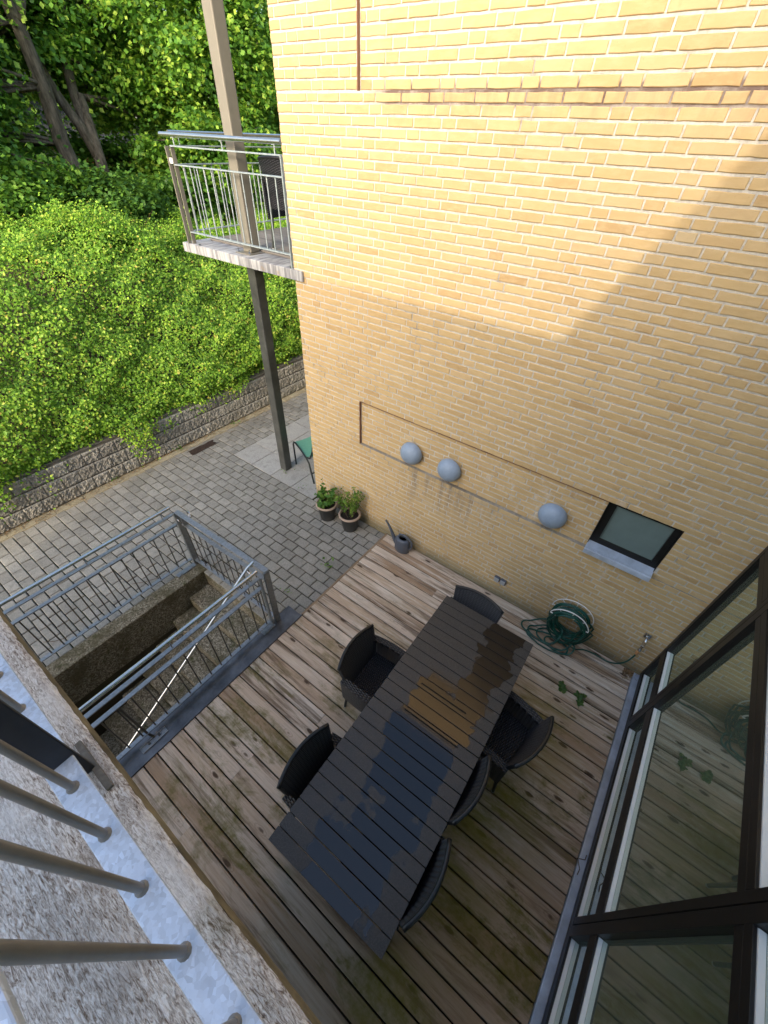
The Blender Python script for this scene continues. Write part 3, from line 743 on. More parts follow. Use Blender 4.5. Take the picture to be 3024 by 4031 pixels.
for cxx, cyy, czz in ((-.25, -2.07, .80), (-.10, -1.97, .93)):
    b = MB(); b.tube([(cxx + .045 * math.cos(a), cyy + .02 * math.sin(a) * 0 + .01, czz + .04 * math.sin(a)) for a in [2 * math.pi * i / 16 for i in range(13)]], .006, 8); b.build('wire_loop', 'chrome', gt, smooth=40)

# ---- balcony of the brick house
bl = thing('balcony', 'concrete slab balcony with lime streaked edge on the end of the brick house', 'balcony', (-1, 1.5, 3.1))
b = MB(); b.box(-1.99, .15, -.03, -.004, 3.105, 3.205); b.box(-1.99, -.004, -.004, 3.4, 3.105, 3.205); b.build('slab', 'balcslab', bl, bevel=.004)
b = MB()
for i in range(28):
    ya = .30 + i * .11
    b.box(-1.86, -.01, ya, ya + .103, 3.207, 3.228)
b.build('decking', 'bdeck', bl)
gb = 'railings of the corner balcony'
ra = railing('balcony_railing', 'balcony railing facing the deck, running from the outer corner to the brick wall', .02, -1.80, -.035, 3.33, posts=(), first=-1.667, axis='x', group=gb, mats=('galv_pale', 'galv_pale', 'stainless'), r=.0065, with_hr=False)
for xx, w_, mt in ((-1.80, .012, 'paint_tan'), (-.028, .012, 'galv_pale')):
    b = MB(); b.bar((xx, .02, 3.206), (xx, .02, 4.128), .05, w_, up=(1, 0, 0)); b.build('post', mt, ra, bevel=.002)
b = MB(); b.tube([(-1.97, .02, 4.225), (-.02, .02, 4.225)], .023, 16); b.build('handrail', 'stainless', ra, smooth=40)
for xx in (-1.74, -.90, -.12):
    b = MB(); b.tube([(xx, .02, 4.136), (xx, .02, 4.21)], .007, 8); b.box(xx - .025, xx + .025, .005, .035, 4.200, 4.204); b.build('handrail_bracket', 'galv_pale', ra)
for xx in (-1.66, -.04):
    b = MB(); b.lathe([(.014, 0), (.014, .014), (0, .018)], 6, (xx, -.0, 3.206)); b.build('bolt', 'chrome', ra)
rb = railing('balcony_railing', 'balcony railing on the outer hedge side, parallel to the hedge', -1.85, .04, 3.3, 3.33, posts=(3.2,), first=.15, group=gb, mats=('galv_pale', 'galv_pale', 'stainless'), r=.0065, hr_r=.022)
b = MB(); b.bar((-1.862, -.005, 3.206), (-1.862, -.005, 4.128), .045, .014, up=(1, 0, 0)); b.build('post', 'paint_tan', rb, bevel=.002)
b = MB(); b.box(-1.855, -1.80, -.012, -.006, 3.98, 4.03); b.build('label_plate', 'sticker', rb)
sr = MB(); sr.tube([(-.55, .02, 3.255), (-.55, -.0, 3.30)], .01, 8)
# column
cl = thing('steel_column', 'tall square steel column passing through the corner balcony', 'column', (-.93, .21, ZG))
b = MB(); b.box(-1.0, -.858, .14, .28, ZG, 3.10); b.build('lower_shaft', 'paint_shaded', cl, bevel=.012)
b = MB(); b.box(-1.0, -.858, .14, .28, 3.214, 9.0); b.build('upper_shaft', 'paint_tan', cl, bevel=.012)
b = MB(); b.box(-1.06, -.80, .07, .33, 3.206, 3.214); b.build('base_plate', 'paint_tan', cl, bevel=.002)
for xx in (-1.03, -.83):
    b = MB(); b.lathe([(.014, 0), (.014, .016), (.006, .02), (.006, .04), (0, .042)], 6, (xx, .095, 3.214)); b.build('bolt', 'chrome', cl)

# ---- balcony the photograph was taken from
cb = thing('foreground_balcony', 'rough washed concrete balcony slab in the lower left foreground', 'balcony', (3, -4.8, 3.1))
def edge_fn(x): return -3.590 + .0010 * math.sin(x * 7) + .0004 * math.sin(x * 131 + 1)
b = MB(); n = 160
xs = [1.5 + (4.84 - 1.5) * i / n for i in range(n + 1)]
vs = []
for x in xs:
    e = edge_fn(x); z = 3.2 + rnd.uniform(-.0008, .0008)
    vs += [(x, -7.3, 3.2), (x, e - .03, 3.2), (x, e - .010, z - .001), (x, e - .001 + rnd.uniform(-.0015, .0015), 3.188 + rnd.uniform(-.002, .002))]
b.add(vs, [(4 * i + j, 4 * i + 4 + j, 4 * i + 5 + j, 4 * i + 1 + j) for i in range(n) for j in range(3)]); b.build('slab_top', 'camslab', cb, smooth=True)
b = MB(); vs = []
for x in xs:
    e = edge_fn(x); vs += [(x, e - .001, 3.1875), (x, e + .002, 3.15), (x, e, 3.10), (x, -7.3, 3.10)]
b.add(vs, [(4 * i + j, 4 * i + 4 + j, 4 * i + 5 + j, 4 * i + 1 + j) for i in range(n) for j in range(3)]); b.build('slab_edge', 'slabedge', cb)
fr_ = thing('foreground_railing', 'galvanised railing right in front of the viewer, seen from above', 'railing', (3, -3.648, 3.2))
b = MB(); b.box(1.6, 4.8, -3.676, -3.621, 3.298, 3.308); b.build('bottom_bar', 'galv_near', fr_, bevel=.002)
b = MB(); b.box(1.6, 4.8, -3.667, -3.609, 3.925, 3.935); b.build('upper_bar', 'galv_near', fr_, bevel=.002)
for i in range(-9, 16):
    xx = 3.649 - .1272 * i
    if abs(xx - 3.045) < .05: continue
    b = MB(); b.tube([(xx, -3.649, 3.30), (xx, -3.649, 3.926)], .0078, 12)
    b.lathe([(.0125, 3.308), (.011, 3.311), (.0085, 3.315)], 12, (xx, -3.649, 0)); b.build('baluster', 'bar_near', fr_, smooth=40)
b = MB(); b.box(3.066, 3.078, -3.668, -3.616, 3.205, 3.924); b.build('post', 'post_dark', fr_, bevel=.002)
b = MB(); b.box(2.992, 3.145, -3.625, -3.610, 3.201, 3.211); b.build('anchor_angle', 'cap', fr_, bevel=.002)

# ---- retaining wall of split-face blocks
rw = thing('retaining_wall', 'low grey split-face block retaining wall under the hedge', 'wall', (-3.0, 2, ZG))
rng = np.random.default_rng(5)
rs = MB()
def course(xf, z0, h, off, yr=(-5, 8)):
    y = yr[0] + off
    while y < yr[1]:
        bwid = .245; ny_, nz_ = 16, 12
        vs = []; fs = []; G_ = rng.random((8, 6))
        for i in range(ny_ + 1):
            for j in range(nz_ + 1):
                edge = min(i, ny_ - i, 1) * min(j, nz_ - j, 1); gi = G_[int(i / ny_ * 7), int(j / nz_ * 5)]
                d = (.012 * rng.random() + .018 * gi + .001) * edge
                vs.append((xf + d, y + .0012 + (bwid - .0024) * i / ny_ + rng.uniform(-.005, .005) * (edge > 0), z0 + .0015 + (h - .003) * j / nz_ + rng.uniform(-.004, .004) * (edge > 0)))
        for i in range(ny_):
            for j in range(nz_):
                a = i * (nz_ + 1) + j; fs.append((a, a + nz_ + 1, a + nz_ + 2, a + 1))
        rs.add(vs, fs); y += bwid
course(-2.885, ZG, .205, 0); course(-2.905, ZG + .205, .205, .12); course(-2.925, ZG + .41, .205, .03)
rs.build('block_faces', 'split', rw)
bb = MB(); bb.box(-3.25, -2.905, -5, 8, ZG - .1, ZG + .204); bb.box(-3.25, -2.925, -5, 8, ZG + .204, ZG + .409); bb.box(-3.25, -2.945, -5, 8, ZG + .409, ZG + .612); bb.build('block_cores', 'cap', rw)
cp = MB()
for k in range(27):
    ya = -5 + k * .5; cp.box(-3.42, -2.955, ya, ya + .494, ZG + .613, ZG + .650)
cp.build('cap_slabs', 'cap', rw, bevel=.004)

# ---- hedge
hg = thing('hedge', 'broad sunlit clipped hedge of small bright leaves above the retaining wall', 'hedge', (-4.2, 2, .6))
def hedge_pts(n, rng):
    y = rng.uniform(-4.2, 9.5, n); s = rng.uniform(0, 1, n)
    topz = 3.08 - .42 * np.clip((y - .3) / 1.6, 0, 1) + .06 * np.sin(y * 3.1) + .05 * np.sin(y * 7.3 + 1)
    # profile: face then crown then back
    px = np.interp(s, [0, .10, .30, .55, .78, 1], [-3.16, -3.06, -3.35, -4.15, -5.2, -6.6])
    pz = np.interp(s, [0, .10, .30, .55, .78, 1], [.60, .92, 1.55, 2.45, 3.0, 3.02])
    pz = np.where(pz > .6, .60 + (pz - .60) * (topz - .60) / 2.45, pz)
    bump = .16 * np.sin(y * 2.3 + s * 5) * np.sin(s * 14 + y) + .09 * np.sin(y * 5.9 + 2) * np.sin(s * 31) + .06 * np.sin(y * 13) * np.sin(s * 60 + y * 4)
    nx = np.interp(s, [0, .1, .3, .55, .78, 1], [.9, .95, .85, .65, .25, .0]); nz = np.sqrt(1 - nx ** 2)
    nz[s < .06] *= -.3
    dep = np.abs(rng.normal(0, .085, n)) * np.where(rng.random(n) < .2, -1, 1) * 1.0
    d = bump - dep
    P = np.stack([px + nx * d, y + rng.normal(0, .02, n), pz + nz * d], 1)
    lob = np.clip(.5 + .4 * np.sin(y * 4.1) + .3 * np.sin(y * 9.7 + 1), 0, 1.2); side = np.clip((2.2 - y) / 3.5, .25, 1)
    wgt = np.clip(1 - s / .30, 0, 1); P[:, 0] += wgt * side * (.15 + .12 * lob)
    drop = np.abs(rng.normal(0, .17, n)) * np.clip(1 - s / .20, 0, 1) * (.45 + lob) * side * 1.35; P[:, 2] -= drop
    inside = (P[:, 0] < -2.96) & (P[:, 2] < ZG + .665); P[inside, 2] = ZG + .665 + .05 * rng.random(inside.sum())
    N = np.stack([nx, np.zeros(n) - .65, nz + .30], 1)
    return P, N
rng = np.random.default_rng(11)
P, N = hedge_pts(250000, rng)
leaf_cloud('foliage', P, N, rng.uniform(.02, .058, len(P)), 'hleaf', hg, rng, .72, .55)
tw = MB(); rg = random.Random(9)
for i in range(260):
    y = rg.uniform(-3.6, 7); j = rg.random(); x = -3.2 - 2.6 * j; z = .8 + 2.2 * j ** .8
    p = Vector((x - .3, y, z - .25)); d = Vector((rg.uniform(.3, .6), rg.uniform(-.3, .3), rg.uniform(.0, .5)))
    tw.tube([p, p + d * .6, p + d * 1.1 + Vector((0, 0, rg.uniform(-.1, .15)))], [.005, .004, .002], 4)
tw.build('twigs', 'twig', hg)
for i in range(1): pass

# ---- trees and shrubs behind the hedge
def limb(mb, p, q, r0, r1, rg, n=7, sag=.12):
    p = Vector(p); q = Vector(q); L = (q - p).length; pts = []; o = Vector((rg.uniform(-1, 1), rg.uniform(-1, 1), rg.uniform(-.3, .3))) * L * sag
    for i in range(n + 1):
        t_ = i / n; pts.append(p.lerp(q, t_) + o * math.sin(math.pi * t_) + Vector((rg.uniform(-1, 1), rg.uniform(-1, 1), 0)) * L * .012)
    mb.tube(pts, [r0 + (r1 - r0) * i / n for i in range(n + 1)], 8); return pts
def tree(label, base, forks, crowns, nleaf, mat, seed, lsize=(.075, .125), r=.16, clump=.55, group=None, name='broadleaf_tree', cat='tree'):
    """base point, forks [(x,y,z)...] limb ends, crowns [(cx,cy,cz,rx,ry,rz)]"""
    rg = random.Random(seed); rng = np.random.default_rng(seed); t_ = thing(name, label, cat, base, 0, group)
    tr = MB(); tips = []
    for i, fk in enumerate(forks):
        pts = limb(tr, base if i == 0 else trunk[rg.randint(3, 5)], fk, r if i == 0 else r * .6, r * .45 if i == 0 else r * .25, rg)
        if i == 0: trunk = pts
        tips += pts[3:]
    tr.build('trunk', 'bark', t_, smooth=True)
    br = MB(); Ps = []; Ns = []
    tot = sum(c[3] * c[4] * c[5] for c in crowns)
    for c in crowns:
        nl = int(nleaf * c[3] * c[4] * c[5] / tot); nc = max(8, int(nl / 330)); C0 = np.array(c[:3]); rr = np.array(c[3:])
        d = rng.normal(0, 1, (nc, 3)); d /= np.linalg.norm(d, axis=1)[:, None]; rad = rng.uniform(.2, 1.0, nc) ** .7
        cc = C0 + d * rad[:, None] * rr
        for q in cc[:: max(1, nc // 16)]:
            s_ = min(tips, key=lambda p: (p - Vector(q)).length); limb(br, s_, q, r * .17, .012, rg, 5, .1)
        k = max(1, nl // nc)
        for q, dd in zip(cc, d):
            sz = rng.uniform(.6, 1.25) * clump
            pp = rng.normal(0, 1, (k, 3)) * np.array([sz, sz, sz * .38]); pp[:, 2] -= .25 * (pp[:, 0] ** 2 + pp[:, 1] ** 2) / sz
            Ps.append(q + pp * .58); Ns.append(np.tile([.05, -.1, 1.0], (k, 1)) + .35 * dd)
    br.build('branches', 'bark', t_, smooth=True)
    P = np.concatenate(Ps); N = np.concatenate(Ns)
    leaf_cloud('crown', P, N, rng.uniform(*lsize, len(P)), mat, t_, rng, .85, .65)
    return t_
gt_ = 'trees behind the hedge'
tree('leaning pale-barked tree behind the left part of the hedge', (-7.9, 1.62, 1.4), [(-8.1, 1.40, 7.2), (-9.0, 3.0, 7.5)], [(-9.9, 1.4, 6.4, 1.6, 2.3, 1.7), (-9.2, .2, 4.6, .9, 1.3, .9)], 52000, 'tleaf', 21, r=.20, group=gt_)
tree('forked dark trunk tree right of the leaning tree', (-8.9, 2.75, 1.4), [(-8.9, 2.6, 4.7), (-9.1, 1.7, 7.4), (-9.2, 4.0, 7.4)], [(-10.6, 3.4, 6.6, 1.6, 2.4, 1.9), (-10.2, 4.3, 4.9, 1.2, 1.8, .9)], 52000, 'tleaf', 22, r=.2, group=gt_)
tree('bright maple tree left of the upper column', (-9.5, 6.3, 1.2), [(-9.3, 6.0, 6.5), (-9.8, 7.4, 7.2)], [(-8.6, 5.6, 5.9, 2.0, 2.2, 1.9), (-8.2, 5.0, 4.1, 1.5, 1.8, 1.0), (-8.2, 5.6, 2.9, 1.3, 1.8, .8)], 60000, 'tleaf', 23, r=.15, group=gt_)
tree('slender maple tree between the upper column and the brick wall', (-9.8, 9.8, .8), [(-9.6, 9.6, 6.8), (-9.6, 11.2, 7)], [(-9.2, 9.6, 6.0, 2.0, 2.4, 2.2), (-9.0, 9.2, 3.4, 1.6, 2.2, 1.1)], 42000, 'tleaf', 24, r=.14, group=gt_)
tree('dark tree close to the brick wall corner', (-11.5, 13.0, .8), [(-11.3, 12.8, 7.4), (-11, 14, 7.6)], [(-11.2, 12.8, 5.4, 2.4, 2.8, 2.8)], 34000, 'tleaf2', 25, r=.2, group=gt_)
tree('dark dense tree far left at the picture edge', (-8.8, -.9, 1.4), [(-9.0, -.6, 6.4)], [(-8.9, -.6, 5.4, 2.0, 1.9, 2.2), (-8.2, .0, 3.6, 1.3, 1.5, .6)], 38000, 'tleaf2', 26, r=.16, group=gt_)
for i, (x, y, z, ry, lab) in enumerate([(-16, 2.5, 7.6, 3.2, 'distant tree filling the gap above the leaning tree'), (-17, 8.0, 6.6, 3.4, 'distant tree behind the bright maple'), (-17.5, 14.0, 6.4, 3.6, 'distant tree right of the pale house')]):
    tree(lab, (x, y, .5), [(x, y, 7)], [(x, y, z - 3.6, 2.2, ry, 2.3), (x + 1, y, 2.8, 1.4, ry * .8, 1.2)], 11000, 'tleaf2', 30 + i, lsize=(.16, .26), clump=.8, group=gt_)
gs_ = 'shrubs between hedge and trees'
def shrub(label, c, rr, n, seed, mat='sleaf', ls=(.06, .11)):
    t_ = thing('shrub', label, 'shrub', (c[0], c[1], bank_z(c[0], c[1]) - .05), 0, gs_); rg = random.Random(seed); rng = np.random.default_rng(seed)
    st_ = MB()
    for i in range(7):
        limb(st_, (c[0] + rg.uniform(-.2, .2), c[1] + rg.uniform(-.2, .2), bank_z(c[0], c[1]) - .05), (c[0] + rg.uniform(-.8, .8) * rr[0], c[1] + rg.uniform(-.8, .8) * rr[1], c[2] + rr[2] * .5), .03, .01, rg, 5)
    st_.build('stems', 'bark', t_)
    nc = n // 120; d = rng.normal(0, 1, (nc, 3)); d /= np.linalg.norm(d, axis=1)[:, None]; cc = np.array(c) + d * (rng.uniform(.5, 1, nc) ** .5)[:, None] * np.array(rr)
    P = np.repeat(cc, 120, 0) + rng.normal(0, 1, (nc * 120, 3)) * [.2, .2, .11]; N = np.repeat(d, 120, 0) * .5 + [0, 0, .8]
    leaf_cloud('foliage', P, N, rng.uniform(*ls, len(P)), mat, t_, rng, .8, .5)
shrub('dark rounded shrub at the far left above the hedge', (-7.4, .0, 3.0), (.8, 1.1, .75), 9000, 41, 'tleaf2')
shrub('bright green bush in front of the leaning trunk', (-7.2, 1.75, 2.85), (.8, .75, .75), 9000, 42)
shrub('leafy shrub behind the middle of the hedge', (-7.6, 3.7, 2.5), (.9, 1.3, .95), 12000, 43, 'tleaf2', (.09, .15))
shrub('leafy maple scrub behind the balcony railing', (-7.6, 6.4, 2.3), (.9, 1.6, 1.0), 13000, 44, 'tleaf2', (.09, .15))
shrub('tall dark shrub in front of the red brick house', (-9.6, 2.0, 3.1), (.7, 2.6, 1.1), 12000, 46, 'tleaf2', (.08, .14))
shrub('dark scrub behind the brick house corner', (-8.0, 10.0, 1.9), (1.0, 2.2, 1.3), 13000, 45, 'tleaf2', (.09, .15))

# ---- houses far behind the trees
rh = thing('red_brick_house', 'red brick house half hidden behind the left trees', 'house', (-18, 3.0, 0))
b = MB(); b.box(-20, -14.2, -3.0, 6.6, 0, 3.75); b.build('wall', 'rbrick', rh)
b = MB(); b.add([(-20.3, -3.3, 3.751), (-13.9, -3.3, 3.751), (-13.9, 6.9, 3.751), (-20.3, 6.9, 3.751), (-17.1, -3.3, 6.0), (-17.1, 6.9, 6.0)], [(0, 3, 2, 1), (0, 1, 4), (3, 5, 2), (1, 2, 5, 4), (0, 4, 5, 3)]); b.build('roof', 'roof', rh)
for yy in (.2, 3.2):
    b = MB(); b.box(-14.22, -14.17, yy, yy + 1.0, 2.4, 3.6); b.build('window', 'frosted', rh)
ph_ = thing('pale_house', 'pale rendered house glimpsed between trunks left of the column', 'house', (-22, 13, 0))
b = MB(); b.box(-24, -19, 9.6, 16.5, 0, 6.4); b.build('wall', 'render_grey', ph_)
b = MB(); b.add([(-24.3, 9.3, 6.401), (-18.7, 9.3, 6.401), (-18.7, 16.8, 6.401), (-24.3, 16.8, 6.401), (-21.5, 9.3, 8.0), (-21.5, 16.8, 8.0)], [(0, 3, 2, 1), (0, 1, 4), (3, 5, 2), (1, 2, 5, 4), (0, 4, 5, 3)]); b.build('roof', 'roof', ph_)
for yy in (10.6, 13.2):
    b = MB(); b.box(-19.02, -18.97, yy, yy + 1.0, 3.4, 4.8); b.build('window', 'frosted', ph_)

# ================================================================== THINGS ON THE WALL
gl_ = 'domed wall lamps'
labs = ['leftmost of the three blue-grey dome lamps on the brick wall', 'middle of the three blue-grey dome lamps on the brick wall', 'blue-grey dome lamp nearest the small window']
lm = MB(); prof = []
for i in range(13):
    a = math.pi / 2 * i / 12; prof.append((.140 * math.cos(a), .105 * math.sin(a) ** .9))
prof = [(.128, -.02), (.140, -.012)] + prof; prof[-1] = (0, .105)
lm.lathe(prof, 40, ax='y'); lamp = lm.build('dome', 'lamp', None, smooth=40, local=True)
lt = thing('wall_lamp', labs[0], 'lamp', (lampx[0], -.012, 1.555), 0, gl_); lamp.parent = lt
bp = MB(); bp.lathe([(.11, -.04), (.11, -.02)], 24, ax='y'); bpo = bp.build('back_plate', 'plastic_grey', lt, local=True)
for i in (1, 2): dup(lt, (lampx[i], -.012, 1.555), 0, labs[i])

wt = thing('small_window', 'small square black-framed window in the brick wall above a blue-grey sill', 'window', (4.115, .03, 1.43))
b = MB(); yf = .055; x0, x1, z0, z1 = WX0 + .002, WX1 - .002, 1.40, WZ1 - .004
gx0, gx1, gz0, gz1 = 3.885, 4.360, 1.485, 1.915
b.box(x0, gx0, yf - .02, yf + .05, z0, z1); b.box(gx1, x1, yf - .02, yf + .05, z0, z1); b.box(gx0, gx1, yf - .02, yf + .05, z0, gz0); b.box(gx0, gx1, yf - .02, yf + .05, gz1, z1)
b.build('frame', 'black', wt)
b = MB(); b.box(x0 - .006, x0 - .001, .0, .12, z0, z1); b.box(x1 + .001, x1 + .006, 0.001, .12, z0, z1); b.build('reveal_lining', 'black', wt)
b = MB(); b.box(gx0, gx1, yf + .005, yf + .010, gz0, gz1); b.build('pane', 'frosted', wt)
b = MB(); vs = [(WX0 - .004, .05, 1.437), (WX0 - .004, -.075, 1.395), (WX0 - .004, -.085, 1.350), (WX0 - .004, -.078, 1.350), (WX0 - .004, -.070, 1.385), (WX0 - .004, .05, 1.425)]
vs2 = [(WX1 + .004, y_, z_) for _, y_, z_ in vs]
b.add(vs + vs2, [(i, (i + 1) % 6, (i + 1) % 6 + 6, i + 6) for i in range(6)] + [tuple(range(5, -1, -1)), tuple(range(6, 12))]); b.build('sill', 'zinc', wt, bevel=.002)
b = MB(); b.box(WX0 - .004, WX1 + .004, -.058, -.052, 1.400, 1.407); b.build('sill_fold', 'zinc', wt)

so_ = thing('outdoor_socket', 'pair of small grey sockets low on the brick wall', 'socket', (3.158, -.02, .27))
for xx in (3.082, 3.163):
    b = MB(); b.box(xx, xx + .072, -.034, .004, .262, .335); b.build('socket_box', 'plastic_grey', so_, bevel=.008)
    b = MB(); b.box(xx + .004, xx + .068, -.043, -.035, .266, .331); b.build('cover', 'socket', so_, bevel=.006)
tp = thing('garden_tap', 'chrome garden tap with a square plate near the glass corner', 'tap', (4.735, -.03, .42))
b = MB(); b.box(4.69, 4.755, -.018, .004, .585, .655); b.build('wall_plate', 'chrome', tp, bevel=.004)
b = MB(); b.tube([(4.722, -.015, .615), (4.725, -.06, .610), (4.728, -.09, .58), (4.728, -.095, .47)], .012, 10); b.build('spout', 'chrome', tp, smooth=40)
b = MB(); b.bar((4.722, -.07, .60), (4.715, -.13, .58), .035, .010); b.lathe([(.017, 0), (.017, .035)], 12, (4.728, -.095, .455)); b.build('valve', 'chrome', tp, bevel=.002)

hr = thing('hose_reel', 'white wire half-ring hose holder fixed low on the brick wall', 'hose holder', (4.05, -.06, .3))
hc = (4.03, 0, .395)
def arc(cy, r_, a0, a1, n=24, c=hc): return [(c[0] + r_ * math.cos(R(a0 + (a1 - a0) * i / n)), cy, c[2] + r_ * .92 * math.sin(R(a0 + (a1 - a0) * i / n))) for i in range(n + 1)]
b = MB(); b.tube(arc(-.03, .225, -5, 185), .0062, 8); b.tube(arc(-.03, .135, -5, 185), .0062, 8)
for a in (0, 45, 90, 135, 180): b.tube([arc(-.03, .135, a, a, 1)[0], arc(-.03, .225, a, a, 1)[0]], .004, 6)
b.build('back_ring', 'white', hr, smooth=40)
b = MB(); o1 = arc(-.19, .215, 10, 168); i1 = arc(-.19, .135, 168, 10); b.tube(o1 + i1, .0068, 8, closed=True)
for a in (50, 90, 130): b.tube([arc(-.19, .135, a, a, 1)[0], arc(-.19, .215, a, a, 1)[0]], .004, 6)
b.build('front_ring', 'white', hr, smooth=40)
b = MB()
for a in (12, 50, 90, 130, 168): b.tube([arc(-.03, .135, a, a, 1)[0], arc(-.19, .135, a, a, 1)[0]], .004, 6)
b.build('cradle_rods', 'white', hr, smooth=40)
hs = MB(); rg = random.Random(5); pts = []
for k in range(15):
    yy = -.06 - .011 * k + rg.uniform(-.006, .006); ro = .165 + rg.uniform(-.02, .035); drop = rg.uniform(.05, .20); sx = rg.uniform(-.03, .05)
    for i in range(22):
        a = R(95 + 360 * i / 22); x = hc[0] + ro * math.cos(a) * (1.12 if math.sin(a) < 0 else 1) + (sx if math.sin(a) < 0 else 0); z = hc[2] + ro * .9 * math.sin(a)
        if math.sin(a) < 0: z = hc[2] + (ro + drop) * math.sin(a)
        pts.append((x, yy + (.02 * math.sin(3 * a + k) if math.sin(a) < 0 else 0), max(z, .02 + .010 * (k % 3))))
hs.tube(pts, .0098, 8)
# loose loops lying at the left
for (cx, cy_, rx, ry_, tilt) in ((3.82, -.20, .22, .12, .5), (3.86, -.22, .17, .10, .32), (3.93, -.27, .24, .10, .10), (4.06, -.24, .16, .09, .25), (3.98, -.20, .19, .12, .42)):
    lp = []
    for i in range(25):
        a = 2 * math.pi * i / 24; lp.append((cx + rx * math.cos(a), cy_ + ry_ * math.sin(a) * (.9), max(.02, .02 + tilt * .55 * max(0, math.sin(a) * .5 + math.cos(a) * .5) + .01 * math.sin(5 * a))))
    hs.tube(lp, .0098, 8)
tail = [(4.12, -.19, .10), (4.22, -.17, .03), (4.32, -.10, .018), (4.42, -.08, .018), (4.50, -.08, .018), (4.58, -.09, .03), (4.66, -.10, .10), (4.71, -.105, .22), (4.727, -.10, .34), (4.728, -.095, .40)]
sm = []
for i in range(len(tail) - 1):
    p0, p1, p2, p3 = [Vector(tail[max(0, min(len(tail) - 1, i + d))]) for d in (-1, 0, 1, 2)]
    for j in range(5):
        t_ = j / 5; sm.append(.5 * ((2 * p1) + (p2 - p0) * t_ + (2 * p0 - 5 * p1 + 4 * p2 - p3) * t_ ** 2 + (3 * p1 - p0 - 3 * p2 + p3) * t_ ** 3))
hs.tube(sm + [Vector(tail[-1])], .0085, 8)
ht = thing('garden_hose', 'dark green garden hose coiled on the wire holder and trailing to the tap', 'hose', (4.1, -.15, 0))
hs.build('hose_coil', 'hose', ht, smooth=True)
b = MB(); b.lathe([(.012, .385), (.018, .395), (.018, .435), (.014, .455)], 14, (4.728, -.095, 0)); b.build('coupling', 'orange', ht, smooth=40)

# ================================================================== TABLE AND CHAIRS
tb = thing('garden_table', 'long black slatted garden table with wet patches on the top', 'table', (3.365, -2.19, 0), R(1.15))
sl_ = MB(); L = 2.52; Wd = .955; n = 25; pt = L / n
for i in range(n):
    ya = -L / 2 + pt * i; e = .0022
    g = .0035 if i not in (12,) else .006
    sl_.box(-Wd / 2, Wd / 2, ya + g, ya + pt - g * .7, .722, .748)
ts_ = sl_.build('slatted_top', 'slat', tb, bevel=.0018, local=True)
b = MB()
for xx in (-.455, .455): b.box(xx - .02, xx + .02, -1.24, 1.24, .66, .720)
for yy in (-1.22, -.02, .02, 1.22): b.box(-.434, .434, yy - .015, yy + .015, .665, .720)
b.box(-.30, .30, .245, .275, .690, .721); b.box(-.30, .30, -.02, .01, .721, .7215)
b.build('under_frame', 'tleg', tb, local=True)
for yy in (.292, .018):
    b = MB(); b.box(-.20, .31 if yy < .1 else .24, yy - .006, yy + .006, .7485, .7495); b.build('slot', 'dark', tb, local=True)
for xx in (-.44, .44):
    for yy in (-1.17, 1.17):
        b = MB(); b.box(xx - .03, xx + .03, yy - .035, yy + .035, 0, .66); b.build('leg', 'tleg', tb, bevel=.004, local=True)

def make_chair(name, label, loc, rz, group, high=0):
    t_ = thing(name, label, 'chair', loc, rz, group)
    H = .86 + high
    def back(u, v):
        a = (u - .5) * 2; hw = .225 + .045 * v; z = .40 + (H - .40) * v - .02 * a * a * v
        return (a * hw, -.225 - .10 * v ** 1.3 + .060 * a * a * (.4 + .6 * v), z)
    b = MB(); b.sheet(back, 14, 12, .026, .52, H - .4); b.build('backrest', 'wicker', t_, smooth=50, local=True)
    b = MB(); b.tube([back(i / 14, 1) for i in range(15)], .0165, 8); b.build('back_rim', 'wicker', t_, smooth=True, local=True)
    b = MB(); b.sheet(lambda u, v: (-.235 + .47 * u, -.21 + .46 * v, .435 - .012 * math.sin(math.pi * u) - .01 * math.sin(math.pi * v) - (.02 * (v > .95))), 10, 10, .03, .47, .46); b.build('seat', 'wicker', t_, smooth=50, local=True)
    b = MB(); b.sheet(lambda u, v: (-.24 + .48 * u, .245, .44 - .13 * v), 8, 3, .02, .48, .13); b.build('front_apron', 'wicker', t_, smooth=50, local=True)
    for s in (-1, 1):
        def armc(u): return (s * (.255 + .018 * math.sin(math.pi * u)), -.245 + .50 * u, .655 + .012 * math.sin(math.pi * u) - .045 * u ** 2)
        def top(u, v): p = armc(u); return (p[0] + (v - .5) * .062 * s, p[1], p[2])
        b = MB(); b.sheet((lambda u, v: top(u, v)) if s > 0 else (lambda u, v: top(u, v)), 12, 3, .028, .5, .06); b.build('armrest', 'wicker', t_, smooth=50, local=True)
        def side(u, v): p = armc(u); return (p[0] + s * .02 - s * .02 * v, p[1] - .0, p[2] - .01 - (p[2] - .01 - .30) * v)
        b = MB(); b.sheet(side, 10, 6, .022, .5, .35); b.build('side_panel', 'wicker', t_, smooth=50, local=True)
        for yy, dy in ((.215, .02), (-.205, -.05)):
            b = MB(); b.tube([(s * .225, yy, .42), (s * .232, yy + dy, .012)], [.019, .014], 8); b.build('leg', 'tube_dark', t_, smooth=40, local=True)
            b = MB(); b.lathe([(.015, 0), (.015, .013)], 10, (s * .232, yy + dy, 0)); b.build('foot', 'socket', t_, local=True)
    return t_
gc = 'black wicker armchairs round the garden table'
ch = make_chair('wicker_armchair', 'black wicker armchair on the left of the table nearest the brick wall', (2.78, -2.005, 0), R(-90 + 4), gc)
dup(ch, (3.035, -2.945, 0), R(-90 + 1), 'black wicker armchair on the left of the table nearest the viewer')
dup(ch, (3.17, -1.115, 0), R(180), 'black wicker armchair at the head of the table beside the hose')
dup(ch, (3.875, -1.735, 0), R(90 - 191 + 180 + 0.1), 'black wicker armchair pulled out at an angle on the glass side of the table')
